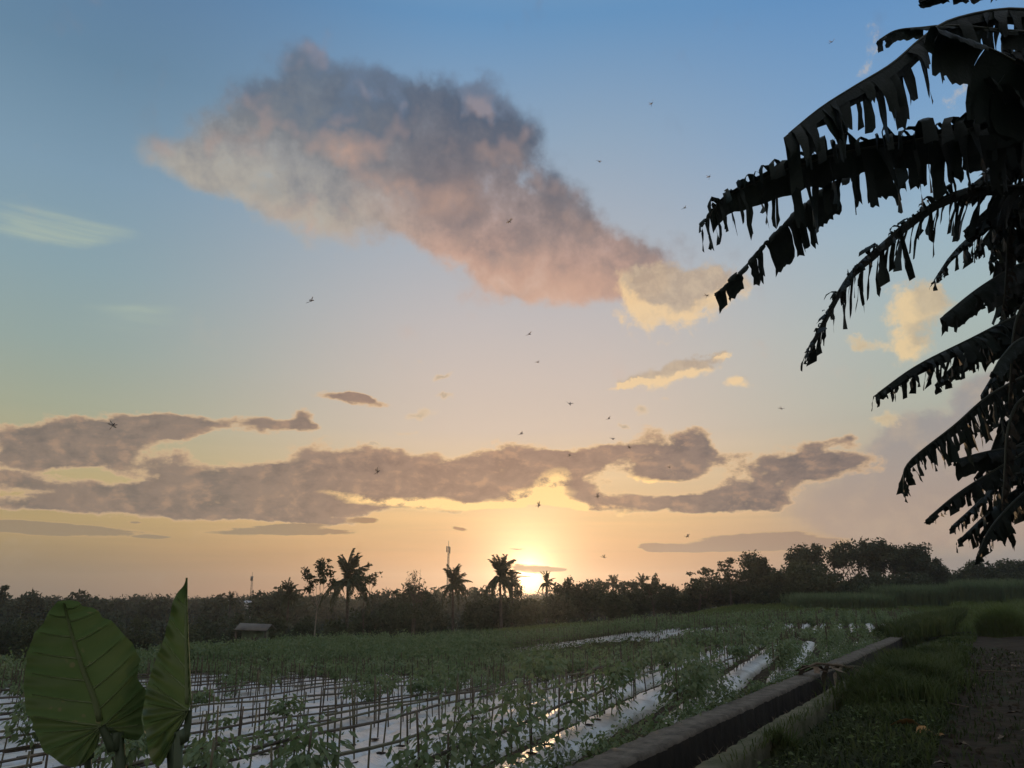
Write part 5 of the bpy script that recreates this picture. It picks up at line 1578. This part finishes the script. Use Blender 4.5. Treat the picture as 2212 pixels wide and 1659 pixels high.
# ------------------------------------------------------------------ elephant ear at the lower left
def ear_material():
    m = bpy.data.materials.new('elephant ear leaf'); m.use_nodes = True
    N, L = m.node_tree.nodes, m.node_tree.links
    b = N['Principled BSDF']
    tcn = N.new('ShaderNodeTexCoord')
    n1 = N.new('ShaderNodeTexNoise'); n1.inputs['Scale'].default_value = 5.0; n1.inputs['Detail'].default_value = 5
    L.new(tcn.outputs['Object'], n1.inputs['Vector'])
    r = N.new('ShaderNodeValToRGB'); e = r.color_ramp.elements
    e[0].position, e[0].color = 0.3, (0.095, 0.155, 0.045, 1); e[1].position, e[1].color = 0.7, (0.16, 0.225, 0.08, 1)
    L.new(n1.outputs[0], r.inputs[0])
    v = N.new('ShaderNodeTexVoronoi'); v.inputs['Scale'].default_value = 34; v.inputs['Randomness'].default_value = 1
    L.new(tcn.outputs['Object'], v.inputs['Vector'])
    n2 = N.new('ShaderNodeTexNoise'); n2.inputs['Scale'].default_value = 7; n2.inputs['Detail'].default_value = 2
    L.new(tcn.outputs['Object'], n2.inputs['Vector'])
    a1 = N.new('ShaderNodeMapRange'); a1.inputs[1].default_value = 0.30; a1.inputs[2].default_value = 0.22; L.new(v.outputs['Distance'], a1.inputs[0])
    a2 = N.new('ShaderNodeMapRange'); a2.inputs[1].default_value = 0.60; a2.inputs[2].default_value = 0.66; L.new(n2.outputs[0], a2.inputs[0])
    mu = N.new('ShaderNodeMath'); mu.operation = 'MULTIPLY'; L.new(a1.outputs[0], mu.inputs[0]); L.new(a2.outputs[0], mu.inputs[1])
    mx = N.new('ShaderNodeMix'); mx.data_type = 'RGBA'; L.new(mu.outputs[0], mx.inputs[0]); L.new(r.outputs[0], mx.inputs[6]); mx.inputs[7].default_value = (0.22, 0.22, 0.10, 1)
    L.new(mx.outputs[2], b.inputs['Base Color'])
    b.inputs['Roughness'].default_value = 0.42; b.inputs['Specular IOR Level'].default_value = 0.5
    t = N.new('ShaderNodeBsdfTranslucent'); L.new(mx.outputs[2], t.inputs[0])
    ms = N.new('ShaderNodeMixShader'); ms.inputs[0].default_value = 0.5
    L.new(b.outputs[0], ms.inputs[1]); L.new(t.outputs[0], ms.inputs[2]); L.new(ms.outputs[0], N['Material Output'].inputs[0])
    return m
MAT['ear'] = ear_material()
MAT['earvein'] = mat('elephant ear vein', (0.38, 0.46, 0.22), (0.46, 0.54, 0.28), 8, 0.5, 0.3, transl=0.45)
MAT['earstalk'] = mat('elephant ear stalk', (0.06, 0.088, 0.042), (0.10, 0.13, 0.07), 4, 0.5, 0.3)
EX = lambda x, y: (0.2839 * x, 1188 + 0.2839 * y)
base = Vector((-0.86, 2.35, ground_at(-0.86, 2.35)))
ear = thing('elephant_ear_plant', 'elephant ear plant with two huge ribbed leaves at the lower left', 'plant', tuple(base))
def resample(P, n):
    P = np.asarray(P, float)
    s = np.concatenate([[0], np.cumsum(np.linalg.norm(np.diff(P, axis=0), axis=1))])
    t = np.linspace(0, s[-1], n)
    return np.column_stack([np.interp(t, s, P[:, 0]), np.interp(t, s, P[:, 1])])
def ear_leaf(mid, sides, mmaps, depth, seed, vein_every, ruffle, quilt):
    r2 = np.random.default_rng(seed)
    M_ = resample(mid, 60)
    def mid_at(m):
        i = np.clip(m, 0, 1) * 59
        return np.array([np.interp(i, np.arange(60), M_[:, 0]), np.interp(i, np.arange(60), M_[:, 1])])
    def place(p2, dd):
        X, Y = EX(p2[0], p2[1])
        return np.array(at(X, Y, depth(p2) + dd)) - np.array(base)
    mb = MB(); veins = []
    for k, (side, mm) in enumerate(zip(sides, mmaps)):
        O = resample(side, 97)
        rs = np.linspace(0, 1, 10)
        V = []
        for i, o in enumerate(O):
            m = np.interp(o[1] if i < 70 or True else 0, mm[0], mm[1]) if i < mm[2] * 96 else 1.0
            a = mid_at(m)
            ph = i / vein_every
            w = abs(math.sin(math.pi * ph))                         # 0 on the veins
            for r_ in rs:
                bow = np.array([0, 14 * math.sin(math.pi * r_)])
                p = a * (1 - r_) + o * r_ + bow * (0.6 if k == 0 else 1)
                dd = -quilt * w * (r_ ** 0.7) * (1.15 - r_ * .5) + ruffle * math.sin(ph * 2 * math.pi + k) * r_ ** 3 - 0.03 * r_ ** 2 * (1 if k == 0 else 1.2)
                V.append(place(p, dd))
        m_ = len(rs)
        F = [(i * m_ + j, i * m_ + j + 1, (i + 1) * m_ + j + 1, (i + 1) * m_ + j) for i in range(96) for j in range(m_ - 1)]
        mb.add(V, F)
        V = np.array(V).reshape(97, m_, 3)
        for i in range(vein_every, 96, vein_every):
            veins.append(V[i, :-1] + np.array([0, -0.002, 0]))
    lf = link('leaf', mb.mesh('leaf', MAT['ear'], True), ear)
    for v in veins:
        vb = MB(); tube(vb, v, np.linspace(0.0030, 0.0012, len(v)), 4, False)
        link('vein', vb.mesh('vein', MAT['earvein'], True), lf)
    rb = MB(); tube(rb, [place(p, -0.004) for p in M_[::4]], np.linspace(0.003, 0.0095, len(M_[::4])), 7)
    link('midrib', rb.mesh('midrib', MAT['earvein'], True), lf)
    return lf
L1 = [(480, 385), (440, 390), (370, 470), (330, 560), (262, 630), (240, 700), (197, 800), (205, 850), (187, 930), (180, 1040), (188, 1150), (200, 1250), (238, 1285), (262, 1370), (290, 1440), (330, 1535), (400, 1575), (470, 1632), (560, 1655), (640, 1620), (700, 1560), (748, 1480), (757, 1400), (772, 1350)]
R1 = [(480, 385), (530, 380), (600, 392), (628, 428), (700, 437), (750, 462), (778, 515), (850, 537), (905, 600), (955, 660), (1012, 712), (1042, 790), (1072, 835), (1050, 890), (1045, 980), (1112, 1070), (1095, 1170), (1075, 1280), (1095, 1390), (1050, 1450), (965, 1440), (905, 1385), (850, 1352), (785, 1345)]
ear_leaf([(486, 400), (560, 690), (640, 930), (720, 1130), (775, 1345)], [L1, R1],
         [([385, 900, 1260, 3000], [0.0, .60, 1.0, 1.0], .52), ([385, 700, 1010, 3000], [0.0, .62, 1.0, 1.0], .62)],
         lambda p: 2.30 + 0.00012 * (p[1] - 900), 1, 8, .012, .024)
L2 = [(1421, 207), (1396, 275), (1352, 320), (1330, 360), (1312, 400), (1300, 470), (1286, 530), (1262, 600), (1258, 650), (1222, 740), (1190, 820), (1172, 870), (1150, 940), (1130, 1000), (1100, 1090), (1088, 1180), (1085, 1250), (1095, 1330), (1110, 1400), (1118, 1480), (1130, 1550), (1160, 1620), (1208, 1652), (1245, 1610), (1280, 1520), (1310, 1430), (1350, 1370), (1390, 1310), (1428, 1226)]
R2 = [(1421, 207), (1424, 300), (1428, 420), (1432, 560), (1436, 700), (1441, 850), (1446, 1000), (1450, 1120), (1446, 1180), (1434, 1226)]
ear_leaf([(1420, 212), (1416, 400), (1420, 700), (1429, 1000), (1434, 1222)], [L2, R2],
         [([207, 640, 1000, 3000], [0.0, .66, 1.0, 1.0], .55), ([207, 640, 1000, 3000], [0.0, .5, .9, 1.0], .97)],
         lambda p: 2.36 + 0.0011 * max(0, 1430 - p[0]) * 0.35, 2, 8, .03, .034)
def stalk(pts, r0, r1, end):
    P = [np.array(at(*EX(x, y), d)) - np.array(base) for x, y, d in pts] + [np.array(end)]
    P = spline(P, 14)
    mb = MB(); tube(mb, P, np.linspace(r0, r1, 14), 8)
    link('stalk', mb.mesh('stalk', MAT['earstalk'], True), ear)
stalk([(774, 1340, 2.296), (806, 1410, 2.30), (862, 1540, 2.31), (925, 1665, 2.33)], 0.0095, .015, (0.02, 0.0, 0.0))
stalk([(1433, 1220, 2.36), (1432, 1300, 2.36), (1402, 1480, 2.35), (1352, 1665, 2.35)], 0.009, .014, (0.06, 0.05, 0.0))
stalk([(1345, 1440, 2.45), (1318, 1560, 2.44), (1300, 1670, 2.43)], .007, .012, (0.09, 0.1, 0.0))
stalk([(700, 1540, 2.40), (690, 1600, 2.40), (672, 1670, 2.40)], .007, .012, (-0.04, 0.08, 0.0))

# ------------------------------------------------------------------ dragonflies
def dfly_meshes():
    b = MB()
    tube(b, [(-.030, 0, 0), (-.024, 0, .001), (-.010, 0, 0), (.002, 0, 0), (.006, 0, .001), (.013, 0, .001), (.016, 0, 0), (.0195, 0, -.001), (.0225, 0, -.002)], [.0009, .0014, .0013, .0019, .0042, .0038, .0018, .0036, .0016], 8)
    body = b.mesh('body', MAT['insect'], True)
    def wing(L_, w):
        n = 7
        V, F = [], []
        for i in range(n):
            u = i / (n - 1)
            c = w * (0.35 + 0.65 * math.sin(math.pi * min(1, u * .8 + .2)) ** .7) * (1 - u ** 6 * .8)
            V += [(0.25 * w, L_ * u, 0), (0.25 * w - c, L_ * u, 0.0006 * i)]
            if i:
                F.append((2 * i - 2, 2 * i - 1, 2 * i + 1, 2 * i))
        m = MB(); m.add(V, F); return m.mesh('wing', MAT['wing'])
    return body, wing(.036, .0085), wing(.034, .011)
DB, DW1, DW2 = dfly_meshes()
insects = [(671, 651, 4.6, 24, 30, 'large dragonfly with spread wings in clear sky above the left cloud bank'), (243, 920, 4.8, 62, 80, 'dark dragonfly seen against the upper left cloud bank, tail pointing down'),
           (815, 1020, 5.6, 35, 50, 'dark dragonfly against the middle of the long low cloud bank'), (1100, 478, 6.2, -42, 75, 'dark dragonfly inside the lower right part of the big cloud'),
           (1408, 225, 6.4, 75, 20, 'dragonfly with a tall raised wing right of the big cloud in blue sky'), (1293, 349, 7.4, -20, 40, 'small dragonfly just above the tail of the big cloud'),
           (1532, 383, 8.0, 80, 60, 'tiny dragonfly close to the tip of the longest banana leaf'), (1478, 450, 7.2, 12, 20, 'dragonfly left of the drooping tip of the torn banana leaf'),
           (1527, 640, 7.4, 60, 35, 'dragonfly in front of the sunlit heap cloud below the banana leaf'), (1795, 92, 6.0, 40, 30, 'dragonfly high in blue sky near the upper banana leaves'),
           (1142, 723, 6.6, 5, 30, 'dragonfly in pink sky below the big cloud'), (1160, 783, 8.4, -8, 25, 'tiny dragonfly below the one under the big cloud'),
           (1229, 872, 6.4, -30, 15, 'dragonfly with one raised wing in the pale sky above the sun'), (1125, 938, 7.2, 15, 25, 'dragonfly just above the long bank over the sun'),
           (1314, 905, 8.4, 5, 30, 'tiny dragonfly left of the small grey puff above the right bank'), (1322, 948, 8.0, -25, 20, 'dragonfly just over the narrow neck of the cloud bank'),
           (1358, 967, 8.4, 35, 70, 'tiny dragonfly at the left edge of the round heap cloud'), (1290, 1072, 7.6, 6, 70, 'dark dragonfly against the bank right of the glowing gap'),
           (1163, 1092, 7.2, 12, 60, 'dragonfly right under the glowing edge above the sun'), (1686, 883, 7.4, -5, 30, 'faint dragonfly alone in pale sky left of the lower banana leaves'),
           (1303, 1204, 7.4, -10, 30, 'dragonfly low in orange sky right of the sun'), (1484, 1159, 8.2, -12, 40, 'tiny dragonfly above the flat grey bar at the right'),
           (1230, 985, 9.5, 20, 40, 'very faint dragonfly against the top of the cloud bank right of centre'), (1445, 1010, 9.5, -15, 60, 'very faint dragonfly against the round heap cloud')]
for k, (px, py, d, ang, roll, lab) in enumerate(insects):
    p = at(px, py, d)
    t = thing('dragonfly', lab, 'insect', tuple(p), 'dragonflies over the field')
    yaw = 0.45 * math.sin(k * 1.7)
    t.rotation_euler = (Matrix.Rotation(yaw, 3, 'Z') @ Matrix.Rotation(-R(ang), 3, 'Y') @ Matrix.Rotation(R(roll), 3, 'X')).to_euler()
    link('body', DB, t)
    for (w, x, dih, sw) in ((DW1, .011, 25, 18), (DW2, .006, 10, -14)):
        for s_ in (1, -1):
            o = link('wing', w, t, loc=(x, 0.002 * s_, .003))
            o.rotation_euler = (R(dih) * s_, 0, R(-sw) * s_)
            o.scale = (1, s_, 1)
